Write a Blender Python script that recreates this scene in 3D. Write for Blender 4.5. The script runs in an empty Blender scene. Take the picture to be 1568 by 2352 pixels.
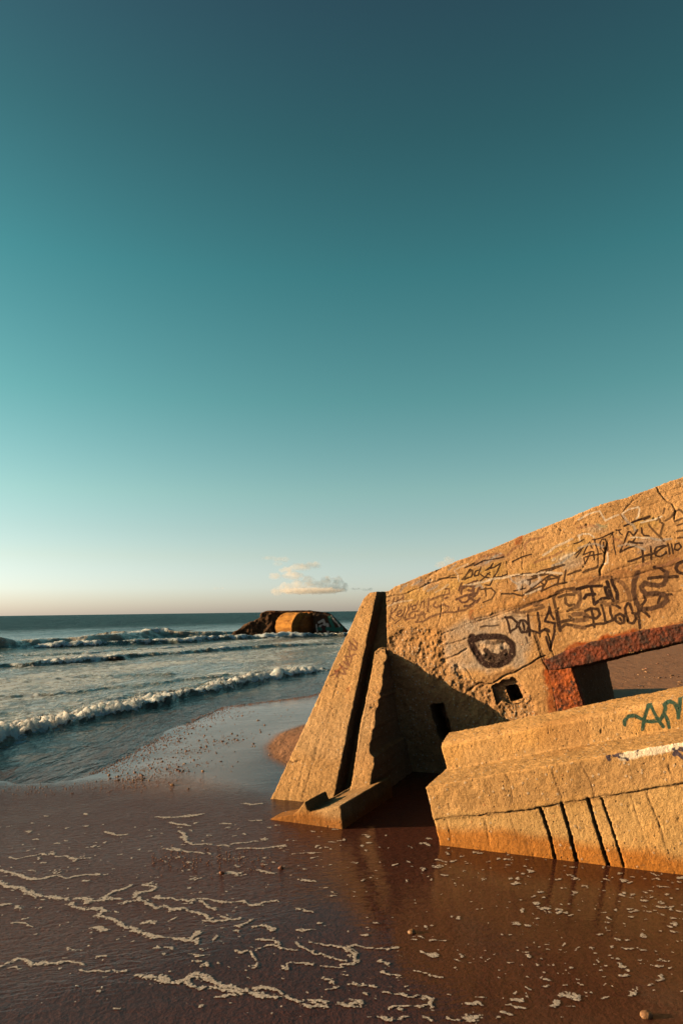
import bpy, bmesh, math, random
import numpy as np
from mathutils import Vector, Matrix
random.seed(7); RNG = np.random.default_rng(7)
R_ = math.radians
sc = bpy.context.scene
COL = sc.collection

# ------------------------------------------------------------------ camera
CAM_H = 1.6; PITCH = R_(8.27); ROLL = R_(0.77); FOC = 1568.0
cp, sp = math.cos(PITCH), math.sin(PITCH); cr, sr = math.cos(ROLL), math.sin(ROLL)
Fv = np.array([0, cp, sp]); R0 = np.array([1., 0, 0]); U0 = np.array([0, -sp, cp])
Rv = cr*R0 - sr*U0; Uv = sr*R0 + cr*U0
CP = np.array([0, 0, CAM_H])
cam_d = bpy.data.cameras.new('camera'); cam = bpy.data.objects.new('camera', cam_d); COL.objects.link(cam)
cam.matrix_world = Matrix([[Rv[0], Uv[0], -Fv[0], 0], [Rv[1], Uv[1], -Fv[1], 0], [Rv[2], Uv[2], -Fv[2], CAM_H], [0, 0, 0, 1]])
cam_d.sensor_fit = 'VERTICAL'; cam_d.sensor_height = 36; cam_d.lens = 24; cam_d.clip_start = .05; cam_d.clip_end = 20000
sc.camera = cam

# ------------------------------------------------------------------ light
SUN_EL, SUN_AZ = 11.5, -92.0          # azimuth clockwise from +Y (the view direction)
EXPOSURE = 1.0
ts = np.array([math.sin(R_(SUN_AZ))*math.cos(R_(SUN_EL)), math.cos(R_(SUN_AZ))*math.cos(R_(SUN_EL)), math.sin(R_(SUN_EL))])
sun_d = bpy.data.lights.new('sun', 'SUN'); sun_d.energy = 5.0; sun_d.angle = R_(0.53); sun_d.color = (1.0, 0.63, 0.33)
sun = bpy.data.objects.new('sun', sun_d); COL.objects.link(sun)
sun.rotation_mode = 'QUATERNION'; sun.rotation_quaternion = Vector(ts).to_track_quat('Z', 'Y')
world = bpy.data.worlds.new('World'); sc.world = world; world.use_nodes = True
wt = world.node_tree; wt.nodes.clear()
def wn(t, **k):
    n = wt.nodes.new(t)
    for a, b in k.items(): setattr(n, a, b)
    return n
sky = wn('ShaderNodeTexSky', sky_type='NISHITA', sun_disc=False, sun_elevation=R_(SUN_EL), sun_rotation=R_(SUN_AZ), air_density=1.0, dust_density=0.6, ozone_density=1.5)
tc = wn('ShaderNodeTexCoord'); sx = wn('ShaderNodeSeparateXYZ'); wt.links.new(tc.outputs['Generated'], sx.inputs[0])
rp = wn('ShaderNodeValToRGB'); wt.links.new(sx.outputs['Z'], rp.inputs[0])
SKY_GRADE = [  # sine of elevation -> grade over the physical sky
    (0.000, (1.06, 1.12, 1.72)), (0.035, (1.20, 1.30, 1.80)), (0.08, (1.20, 1.20, 1.26)), (0.12, (1.12, 1.19, 1.10)), (0.17, (1.04, 1.25, 1.01)),
    (0.30, (0.66, 1.18, 0.86)), (0.46, (0.41, 1.03, 0.74)), (0.60, (0.34, 0.75, 0.55)), (0.72, (0.34, 0.55, 0.46)), (1.0, (0.22, .29, .24))]
els = rp.color_ramp.elements
while len(els) < len(SKY_GRADE): els.new(0.5)
for e_, (p_, c_) in zip(els, SKY_GRADE): e_.position = p_; e_.color = (*[v/2.5 for v in c_], 1)
mx = wn('ShaderNodeMix', data_type='RGBA', blend_type='MULTIPLY'); mx.inputs[0].default_value = 1
wt.links.new(sky.outputs[0], mx.inputs[6]); wt.links.new(rp.outputs[0], mx.inputs[7])
bg = wn('ShaderNodeBackground'); bg.inputs[1].default_value = 0.10*2.5*.66
wo = wn('ShaderNodeOutputWorld'); # sky behind and right of the viewer dimmed and warmed to deepen shade
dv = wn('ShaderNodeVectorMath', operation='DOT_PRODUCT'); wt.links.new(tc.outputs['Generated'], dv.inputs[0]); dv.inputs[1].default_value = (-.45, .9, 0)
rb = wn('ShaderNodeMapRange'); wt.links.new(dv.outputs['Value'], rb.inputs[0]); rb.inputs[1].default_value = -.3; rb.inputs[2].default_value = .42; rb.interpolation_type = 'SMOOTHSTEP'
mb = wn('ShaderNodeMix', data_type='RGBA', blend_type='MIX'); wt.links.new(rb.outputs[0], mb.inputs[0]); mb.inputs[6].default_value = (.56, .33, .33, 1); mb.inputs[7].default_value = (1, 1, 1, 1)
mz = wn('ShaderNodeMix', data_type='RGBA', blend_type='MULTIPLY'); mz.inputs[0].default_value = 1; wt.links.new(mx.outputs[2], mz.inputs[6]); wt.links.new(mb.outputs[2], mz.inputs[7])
# brighter towards the sun side
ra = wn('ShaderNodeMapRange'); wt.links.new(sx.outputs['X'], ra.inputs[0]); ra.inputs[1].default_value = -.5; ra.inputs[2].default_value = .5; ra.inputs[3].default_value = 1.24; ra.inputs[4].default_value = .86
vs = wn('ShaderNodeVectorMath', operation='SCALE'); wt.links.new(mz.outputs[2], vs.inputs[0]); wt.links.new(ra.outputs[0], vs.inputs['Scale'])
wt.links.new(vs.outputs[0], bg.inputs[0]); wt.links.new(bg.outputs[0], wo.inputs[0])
sc.view_settings.view_transform = 'Standard'; sc.view_settings.look = 'None'; sc.view_settings.exposure = EXPOSURE; sc.view_settings.gamma = 1
sc.cycles.max_bounces = 8; sc.cycles.diffuse_bounces = 0; sc.cycles.volume_bounces = 8; sc.cycles.volume_step_rate = 1.0; sc.cycles.volume_max_steps = 128

# ------------------------------------------------------------------ helpers
def ray(dx, dy): return Fv + (dx-784)/FOC*Rv - (dy-1176)/FOC*Uv
def pg(dx, dy, z=0.0):
    r = ray(dx, dy); return CP + r*((z-CAM_H)/r[2])
def pp(dx, dy, P0, n):
    r = ray(dx, dy); return CP + r*(np.dot(P0-CP, n)/np.dot(r, n))
def Z1(z): return [((1700+x*.5102)/1.5944, (1700+y*.5102)/1.5944) for x, y in z]      # trace sheets -> full view
def sheet(x0, y0, s): return lambda pts: [((x0+x*s)/1.5944, (y0+y*s)/1.5944) for x, y in pts]
TA = sheet(1700, 1950, .2551); TB = sheet(2100, 1850, .2551); TC = sheet(1400, 2050, .22321)
TD = sheet(2200, 2500, .19133); T2 = sheet(1700, 1700, .5102); T3 = sheet(1500, 2400, .63776)
T8 = sheet(1350, 1950, .44643); T1 = sheet(950, 2050, .5102); T4 = sheet(0, 2150, .63776)
T6 = sheet(0, 2850, .79719); T7 = sheet(1250, 2850, .79719); T5 = sheet(800, 1950, .38265)

def tag(o, label=None, cat=None, group=None, kind=None):
    if label: o['label'] = label
    if cat: o['category'] = cat
    if group: o['group'] = group
    if kind: o['kind'] = kind
    return o
def empty(name, loc): o = bpy.data.objects.new(name, None); COL.objects.link(o); o.location = loc; return o
def mesh_np(name, V, Fs, smooth=True):
    me = bpy.data.meshes.new(name); V = np.asarray(V, np.float32)
    me.vertices.add(len(V)); me.vertices.foreach_set('co', V.ravel())
    if isinstance(Fs, np.ndarray):
        k = Fs.shape[1]; n = len(Fs)
        me.loops.add(n*k); me.polygons.add(n)
        me.loops.foreach_set('vertex_index', Fs.ravel().astype(np.int32))
        me.polygons.foreach_set('loop_start', np.arange(0, n*k, k, dtype=np.int32))
    else:
        ls = [len(f) for f in Fs]; me.loops.add(sum(ls)); me.polygons.add(len(Fs))
        me.loops.foreach_set('vertex_index', np.concatenate([np.array(f) for f in Fs]).astype(np.int32))
        me.polygons.foreach_set('loop_start', np.concatenate([[0], np.cumsum(ls)[:-1]]).astype(np.int32))
    me.update(calc_edges=True); me.validate()
    if smooth: me.polygons.foreach_set('use_smooth', np.ones(len(me.polygons), bool))
    return me
def link(name, me, mat, parent=None):
    o = bpy.data.objects.new(name, me); COL.objects.link(o)
    if mat: me.materials.clear(); me.materials.append(mat)
    if parent:
        o.parent = parent; o.matrix_parent_inverse = Matrix.Translation(-Vector(parent.location))
    return o
def attr(me, name, a):
    if a.ndim == 1:
        at = me.attributes.new(name, 'FLOAT', 'POINT'); at.data.foreach_set('value', a.astype(np.float32))
    else:
        at = me.attributes.new(name, 'FLOAT_COLOR', 'POINT')
        b = np.ones((len(a), 4), np.float32); b[:, :3] = a; at.data.foreach_set('color', b.ravel())
def getco(me): a = np.empty(len(me.vertices)*3, np.float32); me.vertices.foreach_get('co', a); return a.reshape(-1, 3).astype(np.float64)
def getno(me): a = np.empty(len(me.vertices)*3, np.float32); me.vertex_normals.foreach_get('vector', a); return a.reshape(-1, 3).astype(np.float64)
def setco(me, a): me.vertices.foreach_set('co', a.astype(np.float32).ravel()); me.update()

def hsh(ix, iy, iz, s):
    h = (ix.astype(np.int64)*374761393 + iy.astype(np.int64)*668265263 + iz.astype(np.int64)*2147483647 + s*1274126177) & 0xFFFFFFFF
    h = ((h ^ (h >> 13))*1274126177) & 0xFFFFFFFF
    h = ((h ^ (h >> 16))*2246822519) & 0xFFFFFFFF
    return ((h ^ (h >> 15)) & 0xFFFFFF)/float(0xFFFFFF)
from concurrent.futures import ThreadPoolExecutor
_PR = np.random.default_rng(99); PERM = np.concatenate([_PR.permutation(256)]*3).astype(np.int32); PVAL = _PR.uniform(-1, 1, 256*3).astype(np.float32)
def _vn(p, s):
    fl = np.floor(p); f = (p-fl).astype(np.float32); i = fl.astype(np.int32) & 255
    f = f*f*f*(f*(f*6-15)+10); fx, fy, fz = f[:, 0], f[:, 1], f[:, 2]; so = (s*37) & 255
    x0 = PERM[(i[:, 0]+so)]; x1 = PERM[((i[:, 0]+1) & 255)+so]; y0 = i[:, 1]; y1 = (y0+1) & 255; z0 = i[:, 2]; z1 = (z0+1) & 255
    a, b_, c, d = PERM[x0+y0], PERM[x0+y1], PERM[x1+y0], PERM[x1+y1]
    l = lambda u, v, t: u+(v-u)*t
    return l(l(l(PVAL[a+z0], PVAL[a+z1], fz), l(PVAL[b_+z0], PVAL[b_+z1], fz), fy), l(l(PVAL[c+z0], PVAL[c+z1], fz), l(PVAL[d+z0], PVAL[d+z1], fz), fy), fx)
_EX = ThreadPoolExecutor(4)
def vn(p, s=0):
    n = len(p); C_ = 40000
    if n <= C_: return _vn(p, s).astype(np.float64)
    return np.concatenate(list(_EX.map(lambda k: _vn(p[k:k+C_], s), range(0, n, C_)))).astype(np.float64)
def fbm(p, o=4, s=0, g=.5):
    a = 1; t = 0; n = 0
    for k in range(o): t = t + a*vn(p*(2.03**k)+k*17.3, s+k); n += a; a *= g
    return t/n
def worley(p, s=0):
    i = np.floor(p).astype(np.int64); best = np.full(len(p), 9.); idv = np.zeros(len(p))
    for a in (-1, 0, 1):
        for b in (-1, 0, 1):
            for c in (-1, 0, 1):
                jx, jy, jz = i[:, 0]+a, i[:, 1]+b, i[:, 2]+c
                d = (jx+hsh(jx, jy, jz, s)-p[:, 0])**2+(jy+hsh(jx, jy, jz, s+1)-p[:, 1])**2+(jz+hsh(jx, jy, jz, s+2)-p[:, 2])**2
                m = d < best; best = np.where(m, d, best); idv = np.where(m, hsh(jx, jy, jz, s+3), idv)
    return np.sqrt(best), idv
def ss(a, b, x): t = np.clip((x-a)/(b-a), 0, 1); return t*t*(3-2*t)
def seg_dist(P, pts, R=1e9, closed=False):
    """distance from 2D points P to a polyline; also the signed side (left +)"""
    best = np.full(len(P), R); side = np.zeros(len(P)); tt = np.zeros(len(P))
    pts = np.asarray(pts, float); n = len(pts)
    L = 0
    for k in range(n if closed else n-1):
        a = pts[k]; b = pts[(k+1) % n]; ab = b-a; l2 = ab@ab+1e-12
        if R < 1e8:
            m = np.where((P[:, 0] > min(a[0], b[0])-R) & (P[:, 0] < max(a[0], b[0])+R) & (P[:, 1] > min(a[1], b[1])-R) & (P[:, 1] < max(a[1], b[1])+R))[0]
            if not len(m): L += math.sqrt(l2); continue
        else: m = slice(None)
        Q = P[m]-a; t = np.clip((Q@ab)/l2, 0, 1); d = np.hypot(Q[:, 0]-t*ab[0], Q[:, 1]-t*ab[1])
        u = d < best[m]
        cz = (ab[0]*Q[:, 1]-ab[1]*Q[:, 0])
        best[m] = np.where(u, d, best[m]); side[m] = np.where(u, np.sign(cz), side[m]); tt[m] = np.where(u, L+t*math.sqrt(l2), tt[m])
        L += math.sqrt(l2)
    return best, side, tt
def inpoly(P, pts):
    c = np.zeros(len(P), bool); pts = np.asarray(pts, float); n = len(pts)
    for k in range(n):
        a = pts[k]; b = pts[(k+1) % n]
        if a[1] == b[1]: continue
        m = ((a[1] > P[:, 1]) != (b[1] > P[:, 1])) & (P[:, 0] < (b[0]-a[0])*(P[:, 1]-a[1])/(b[1]-a[1])+a[0])
        c ^= m
    return c
def polyfield(P, pts, w):       # 1 inside, 0 outside, soft over w
    d, _, _ = seg_dist(P, pts, closed=True); s = np.where(inpoly(P, pts), d, -d)
    return ss(-w, w, s)

# building frame: e runs along the faces, d goes back into the structure
AZ = R_(21); E = np.array([math.cos(AZ), -math.sin(AZ), 0.]); D = np.array([math.sin(AZ), math.cos(AZ), 0.]); ZZ = np.array([0, 0, 1.])
TH = R_(13.5); E1 = math.cos(TH)*E+math.sin(TH)*ZZ; U1 = -math.sin(TH)*E+math.cos(TH)*ZZ

def prism(front, vec):
    """closed solid from a planar front polygon swept by vec (or by a per-corner list of vectors)"""
    n = len(front); F = [np.array(p) for p in front]
    B = [F[i]+(vec[i] if isinstance(vec, list) else vec) for i in range(n)]
    bm = bmesh.new(); vs = [bm.verts.new(p) for p in F+B]
    bm.faces.new(vs[:n]); bm.faces.new(list(reversed(vs[n:])))
    for i in range(n): bm.faces.new([vs[i], vs[n+i], vs[n+(i+1) % n], vs[(i+1) % n]])
    bmesh.ops.recalc_face_normals(bm, faces=bm.faces)
    if bm.calc_volume(signed=True) < 0: bmesh.ops.reverse_faces(bm, faces=bm.faces)
    me = bpy.data.meshes.new('tmp'); bm.to_mesh(me); bm.free(); return me
def remesh(parts, vox, cuts=()):
    """cut openings out of the first solid, join the rest, remesh to an even fine grid"""
    o = bpy.data.objects.new('tmp', parts[0]); COL.objects.link(o); cs = []
    for c in cuts:
        co = bpy.data.objects.new('cut', c); COL.objects.link(co); cs.append(co)
        b = o.modifiers.new('b', 'BOOLEAN'); b.operation = 'DIFFERENCE'; b.object = co; b.solver = 'EXACT'
    first = bpy.data.meshes.new_from_object(o.evaluated_get(bpy.context.evaluated_depsgraph_get())) if cuts else parts[0]
    for x in [o]+cs: bpy.data.objects.remove(x)
    bm = bmesh.new()
    for m in [first]+list(parts[1:]): bm.from_mesh(m)
    me = bpy.data.meshes.new('tmp'); bm.to_mesh(me); bm.free()
    o = bpy.data.objects.new('tmp', me); COL.objects.link(o)
    m = o.modifiers.new('r', 'REMESH'); m.mode = 'VOXEL'; m.voxel_size = vox
    out = bpy.data.meshes.new_from_object(o.evaluated_get(bpy.context.evaluated_depsgraph_get()))
    bpy.data.objects.remove(o)
    out.polygons.foreach_set('use_smooth', np.ones(len(out.polygons), bool))
    return out

# ------------------------------------------------------------------ materials
def newmat(name):
    m = bpy.data.materials.new(name); m.use_nodes = True; nt = m.node_tree; nt.nodes.clear()
    out = nt.nodes.new('ShaderNodeOutputMaterial'); b = nt.nodes.new('ShaderNodeBsdfPrincipled')
    nt.links.new(b.outputs[0], out.inputs[0]); return m, nt, b
class NT:
    def __init__(s, nt): s.nt = nt
    def n(s, t, **k):
        x = s.nt.nodes.new(t)
        for a, b in k.items(): setattr(x, a, b)
        return x
    def set(s, sock, v):
        if hasattr(v, 'is_linked') or isinstance(v, bpy.types.NodeSocket): s.nt.links.new(v, sock)
        elif isinstance(v, (tuple, list)) and len(v) == 3 and sock.type == 'RGBA': sock.default_value = (*v, 1)
        else: sock.default_value = v
    def math(s, op, a, b=0.0, clamp=False):
        x = s.n('ShaderNodeMath', operation=op, use_clamp=clamp); s.set(x.inputs[0], a); s.set(x.inputs[1], b); return x.outputs[0]
    def mix(s, f, a, b, mode='MIX'):
        x = s.n('ShaderNodeMix', data_type='RGBA', blend_type=mode); s.set(x.inputs[0], f); s.set(x.inputs[6], a); s.set(x.inputs[7], b); return x.outputs[2]
    def mr(s, v, a, b, c=0.0, d=1.0, sm=False):
        x = s.n('ShaderNodeMapRange'); x.interpolation_type = 'SMOOTHSTEP' if sm else 'LINEAR'
        s.set(x.inputs[0], v); x.inputs[1].default_value = a; x.inputs[2].default_value = b; x.inputs[3].default_value = c; x.inputs[4].default_value = d; return x.outputs[0]
    def attr(s, name, out='Fac'): x = s.n('ShaderNodeAttribute', attribute_name=name); return x.outputs[out]
    def obj(s): return s.n('ShaderNodeTexCoord').outputs['Object']
    def mapping(s, v, scale=(1, 1, 1), rot=(0, 0, 0)):
        x = s.n('ShaderNodeMapping'); s.set(x.inputs[0], v); x.inputs['Rotation'].default_value = rot; x.inputs['Scale'].default_value = scale; return x.outputs[0]
    def noise(s, v, scale, det=4, rough=.55, dist=0.0):
        x = s.n('ShaderNodeTexNoise'); s.set(x.inputs['Vector'], v); x.inputs['Scale'].default_value = scale; x.inputs['Detail'].default_value = det
        x.inputs['Roughness'].default_value = rough; x.inputs['Distortion'].default_value = dist; return x.outputs[0]
    def voro(s, v, scale, feature='F1', out='Distance'):
        x = s.n('ShaderNodeTexVoronoi', feature=feature); s.set(x.inputs['Vector'], v); x.inputs['Scale'].default_value = scale; return x.outputs[out]
    def bump(s, h, st, dist, nrm=None):
        x = s.n('ShaderNodeBump'); x.inputs['Strength'].default_value = st; x.inputs['Distance'].default_value = dist; s.set(x.inputs['Height'], h)
        if nrm is not None: s.set(x.inputs['Normal'], nrm)
        return x.outputs[0]

def concrete_mat(name, fine=1.0):
    m, nt, b = newmat(name); N = NT(nt); P = N.obj()
    tint = N.attr('tint', 'Color'); agg = N.attr('agg'); paint = N.attr('paint'); pcol = N.attr('paintcol', 'Color')
    blot = N.noise(P, 2.3, 5, .6); med = N.noise(P, 14, 4, .6); spk = N.noise(P, 95, 3, .7)
    c = N.mix(1.0, tint, N.mix(N.mr(blot, .3, .7), (.80, .78, .74), (1.12, 1.12, 1.1)), 'MULTIPLY')
    c = N.mix(1.0, c, N.mix(N.mr(med, .3, .7), (.86, .85, .82), (1.10, 1.10, 1.10)), 'MULTIPLY')
    c = N.mix(1.0, c, N.mix(N.mr(spk, .3, .7), (.74, .72, .68), (1.2, 1.2, 1.18)), 'MULTIPLY')
    # exposed pebbles, pale and rusty, denser where the skin is broken
    vd = N.voro(P, 34); vc = N.n('ShaderNodeSeparateColor'); nt.links.new(N.voro(P, 34, out='Color'), vc.inputs[0])
    sel = N.math('GREATER_THAN', vc.outputs[0], N.mr(agg, 0, 1, .93, .45))
    stone = N.math('MULTIPLY', sel, N.mr(vd, .34, .26))
    scol = N.mix(vc.outputs[1], (.42, .36, .28), (.60, .56, .48)); scol = N.mix(N.math('GREATER_THAN', vc.outputs[2], .82), scol, (.36, .15, .06))
    c = N.mix(N.math('MULTIPLY', stone, N.mr(agg, 0, 1, .45, .85)), c, scol)
    # blow holes
    pd = N.voro(P, 31); pc = N.n('ShaderNodeSeparateColor'); nt.links.new(N.voro(P, 31, out='Color'), pc.inputs[0])
    hole = N.math('MULTIPLY', N.math('GREATER_THAN', pc.outputs[0], .80), N.mr(pd, .24, .12))
    c = N.mix(N.math('MULTIPLY', hole, .6), c, (.10, .075, .05))
    fp_ = N.mr(N.noise(P, 62, 3, .8), .575, .64)
    c = N.mix(N.math('MULTIPLY', fp_, .62), c, (.12, .08, .045))
    # spray paint, edge broken up by the grain
    pm = N.mr(N.math('ADD', paint, N.math('MULTIPLY', N.math('SUBTRACT', spk, .5), .35)), .38, .62)
    pm = N.math('MULTIPLY', pm, N.mr(N.noise(P, 45, 3, .7), .25, .42, .45, 1))
    c = N.mix(N.math('MULTIPLY', pm, N.math('MULTIPLY', N.attr('popac'), 1.12, True)), c, pcol)
    nt.links.new(c, b.inputs['Base Color']); b.inputs['Roughness'].default_value = .92; b.inputs['Specular IOR Level'].default_value = .25
    h = N.math('ADD', N.math('MULTIPLY', N.noise(P, 38, 5, .8), 1.3), N.math('MULTIPLY', spk, .9))
    h = N.math('SUBTRACT', h, N.math('MULTIPLY', hole, .9)); h = N.math('ADD', h, N.math('MULTIPLY', stone, N.mr(agg, 0, 1, .3, .9)))
    x = N.n('ShaderNodeBump'); x.inputs['Strength'].default_value = 1.0; x.inputs['Distance'].default_value = .006*fine; nt.links.new(h, x.inputs['Height'])
    nt.links.new(x.outputs[0], b.inputs['Normal']); return m
M_CON = concrete_mat('weathered_concrete')
M_FAR = concrete_mat('sea_worn_concrete', 3.0)

def rust_mat(name, dark, mid, bright, thr):
    m, nt, b = newmat(name); N = NT(nt); P = N.obj()
    a = N.noise(P, 7, 6, .7, .6); f = N.noise(P, 38, 5, .75)
    c = N.mix(N.mr(a, .40, .62), dark, mid); c = N.mix(N.mr(f, thr, thr+.14), c, bright)
    c = N.mix(N.mr(N.noise(P, 15, 4, .7), .54, .62), c, (.045, .022, .018))
    nt.links.new(c, b.inputs['Base Color']); b.inputs['Roughness'].default_value = .8
    nt.links.new(N.bump(N.math('ADD', f, N.voro(P, 30)), 1, .012), b.inputs['Normal']); return m
M_RUST = rust_mat('rusted_steel', (.045, .018, .013), (.20, .042, .013), (.46, .16, .03), .60)
M_RUSTJ = rust_mat('rust_stained_jamb', (.12, .028, .010), (.42, .10, .015), (.62, .27, .045), .58)

def paint_strokes(uv, strokes, S, dep=None):
    """strokes: (points in plane coords, radius m, colour, opacity) -> fields"""
    n = len(uv)
    for pts, r, col, op, *lim in strokes:
        d, _, _ = seg_dist(uv, pts, R=r*2.2)
        f = np.clip(1.0-d/(2*r), 0, 1)      # 0.5 exactly at radius r
        m = (f > S['paint']) & (f > .12)
        if lim: m &= (dep > lim[0][0]) & (dep < lim[0][1])
        S['paint'] = np.where(m, f, S['paint']); S['pcol'][m] = col; S['popac'][m] = op

def concrete_obj(name, me, parent, base, normal_face=None, P0=None, rough=(), strokes=(), washes=(), joints=(), grooves=(), amp=1.0, mat=None, boards=None, sc_=1.0, tide=None):
    """displace the remeshed solid, write tint / paint attributes. 2D features live on the plane (P0, E1, U1)"""
    co = getco(me); no = getno(me); n = len(co)
    uv = np.stack([(co-P0)@E1, (co-P0)@U1], 1)
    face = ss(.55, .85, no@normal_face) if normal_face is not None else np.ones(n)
    agg = .06+.0*uv[:, 0]
    front = face > .2
    for pts, w, k in rough:
        g = np.zeros(n); g[front] = polyfield(uv[front]+.06*np.stack([fbm(co[front]*5, 3, 3), fbm(co[front]*5, 3, 9)], 1), pts, w)*k; agg = np.maximum(agg, g)
    if normal_face is not None: agg = np.maximum(agg, (1-face)*.5)
    q = co/sc_
    disp = .006*fbm(q*1.6, 3, 1)+.0015*fbm(q*9, 3, 5)+.0035*fbm(q*46, 2, 8)
    wd, wi = worley(q*26, 20); peb = (1-ss(.15, .55, wd))*(wi > .45)
    wd2, wi2 = worley(q*15+.3*fbm(q*20, 2, 2)[:, None], 40); chunk = (1-ss(.2, .6, wd2))
    disp += agg*(.004*peb+.009*chunk*(wi2-.35)-.010+.024*fbm(q*13, 4, 13, .65))
    wd3, wi3 = worley(q*13, 60); disp -= .009*(1-ss(.08, .22, wd3))*(wi3 > .92)
    tint = np.tile(np.array(base), (n, 1))
    def mixc(f, c):
        nonlocal tint
        tint = tint*(1-f[:, None])+np.array(c)*f[:, None]
    brk_shade = np.clip(np.maximum((1-face)*.85 if normal_face is not None else 0*uv[:, 0], ss(.45, .95, agg)*.45), 0, 1)*(1-.75*ss(.5, .9, no[:, 2])); mixc(brk_shade, (.30, .19, .12))  # broken aggregate tone, with shade also put into the tint of side faces
    pal = ss(.05, .45, fbm(co*1.7, 4, 111)); mixc(pal*.35*face, tuple(np.array(base)*.45+np.array((.44, .39, .31))*.6))
    dk_ = ss(.10, .5, fbm(co*np.array([2.6, 2.6, 1.1]), 4, 121)); mixc(dk_*.30, tuple(np.array(base)*np.array([.66, .52, .42])))
    # board marks
    if boards:
        ax, step, k = boards
        s = (uv@np.array(ax))/step; s = s+.10*fbm(co*2.0, 2, 31); fr = np.abs(s-np.round(s)); rid = hsh(np.round(s).astype(np.int64), np.zeros(n, np.int64), np.zeros(n, np.int64), 5)
        disp -= face*k*(1-ss(.0, .10, fr))*(.2+rid)*ss(-.3, .3, fbm(co*3, 3, 33)+.15); disp += face*k*.5*(hsh(np.floor(s).astype(np.int64), np.zeros(n, np.int64), np.zeros(n, np.int64), 7)-.5)
        # long fibre grain of the boards
        pr = np.stack([(uv@np.array(ax))*34, (uv@np.array([-ax[1], ax[0]]))*2.2, np.zeros(n)], 1); disp += face*k*.4*fbm(pr, 2, 71)
    for pts, w, c, o in washes:
        g = np.zeros(n); jit = .05*np.stack([fbm(co*4, 3, 43), fbm(co*4, 3, 49)], 1)+.02*np.stack([fbm(co*22, 2, 44), fbm(co*22, 2, 45)], 1)
        g[front] = polyfield((uv+jit)[front], pts, w); mixc(np.clip(g*o*1.2, 0, 1)*np.clip(.8+.6*fbm(co*9, 3, 51), 0, 1), c)
    for pts, r, dep in joints:
        j = uv+.020*np.stack([fbm(co*8, 4, 63), fbm(co*8, 4, 69)], 1)
        d, _, _ = seg_dist(j, pts, R=r*4)
        g = (1-ss(r*.2, r*1.15, d))*face*ss(-.5, .1, fbm(co*7, 2, 81)+.2); disp -= dep*g*.8; mixc(g*.5, (.10, .06, .04))
    if tide is not None:
        t = ss(tide+.07, tide-.02, co[:, 2]+.05*fbm(co*3.1, 3, 91)); mixc(t*.85, tuple(np.array(base)*np.array([.70, .46, .20])))
    co2 = co+no*(disp*amp)[:, None]
    for pts, r, dep in grooves:
        d, _, _ = seg_dist(uv+.006*np.stack([fbm(co*12, 3, 64), fbm(co*12, 3, 68)], 1), pts, R=r*3)
        g = (1-ss(r*.5, r*1.3, d))*face; co2 -= (normal_face*1.0)[None]*(dep*g)[:, None]; mixc(g*.6, (.05, .035, .025))
    setco(me, co2)
    S = dict(paint=np.zeros(n), pcol=np.tile([.05, .03, .03], (n, 1)), popac=np.zeros(n))
    if strokes:
        j = uv+.008*np.stack([fbm(co*11, 2, 73), fbm(co*11, 2, 79)], 1)
        idx = np.where(front)[0]; T = dict(paint=S['paint'][idx], pcol=S['pcol'][idx], popac=S['popac'][idx]); paint_strokes(j[idx], strokes, T, (co[idx]-P0)@-np.array(normal_face))
        S['paint'][idx] = T['paint']; S['pcol'][idx] = T['pcol']; S['popac'][idx] = T['popac']
    attr(me, 'tint', np.clip(tint, 0, 1)); attr(me, 'agg', np.clip(agg, 0, 1)); attr(me, 'paint', S['paint']); attr(me, 'paintcol', S['pcol']); attr(me, 'popac', S['popac'])
    return link(name, me, mat or M_CON, parent)
def on_plane(pts, P0, n): return [((lambda q: (float((q-P0)@E1), float((q-P0)@U1)))(pp(x, y, P0, n))) for x, y in pts]

CON = (.57, .365, .175)      # dry tan concrete
GREY = (.45, .39, .34)

#@@STRUCTURE
# ================================================================== main ruin
FPn = -D
G_LEAN = 1.0
FP0 = pg(765, 1846)                                     # foot of the raked pier
FPn = -D+G_LEAN*ZZ*1.0; FPn = FPn/np.linalg.norm(FPn)
W_OVER = .10
W0 = pp(884, 1490, FP0, FPn)                              # where the pier runs into the wall
Wn = -D-W_OVER*ZZ; Wn = Wn/np.linalg.norm(Wn)
ruin = tag(empty('bunker_ruin', (float(W0[0]), float(W0[1]), 0)), 'large tilted concrete bunker with black graffiti, rusty embrasure and sloping pier on wet sand', 'bunker ruin')
wp = lambda x, y: pp(x, y, W0, Wn)
fp = lambda x, y: pp(x, y, FP0, FPn)

top_edge = [(886, 1361), (905, 1348), (1000, 1308), (1060, 1283), (1120, 1262), (1190, 1232), (1300, 1190), (1375, 1160), (1440, 1141), (1530, 1108), (1568, 1094), (1800, 1000)]
front = [wp(*p) for p in top_edge]+[wp(1800, 1480)]+[wp(1800, 1900)]
zb = -0.5
drop = lambda p: p+(D*W_OVER-ZZ)*(p[2]-zb)
bl = drop(wp(886, 1700))
br = drop(front[-1]); front = front[:-2]+[br, bl]
wall_me = prism(front, D*1.25)
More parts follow.
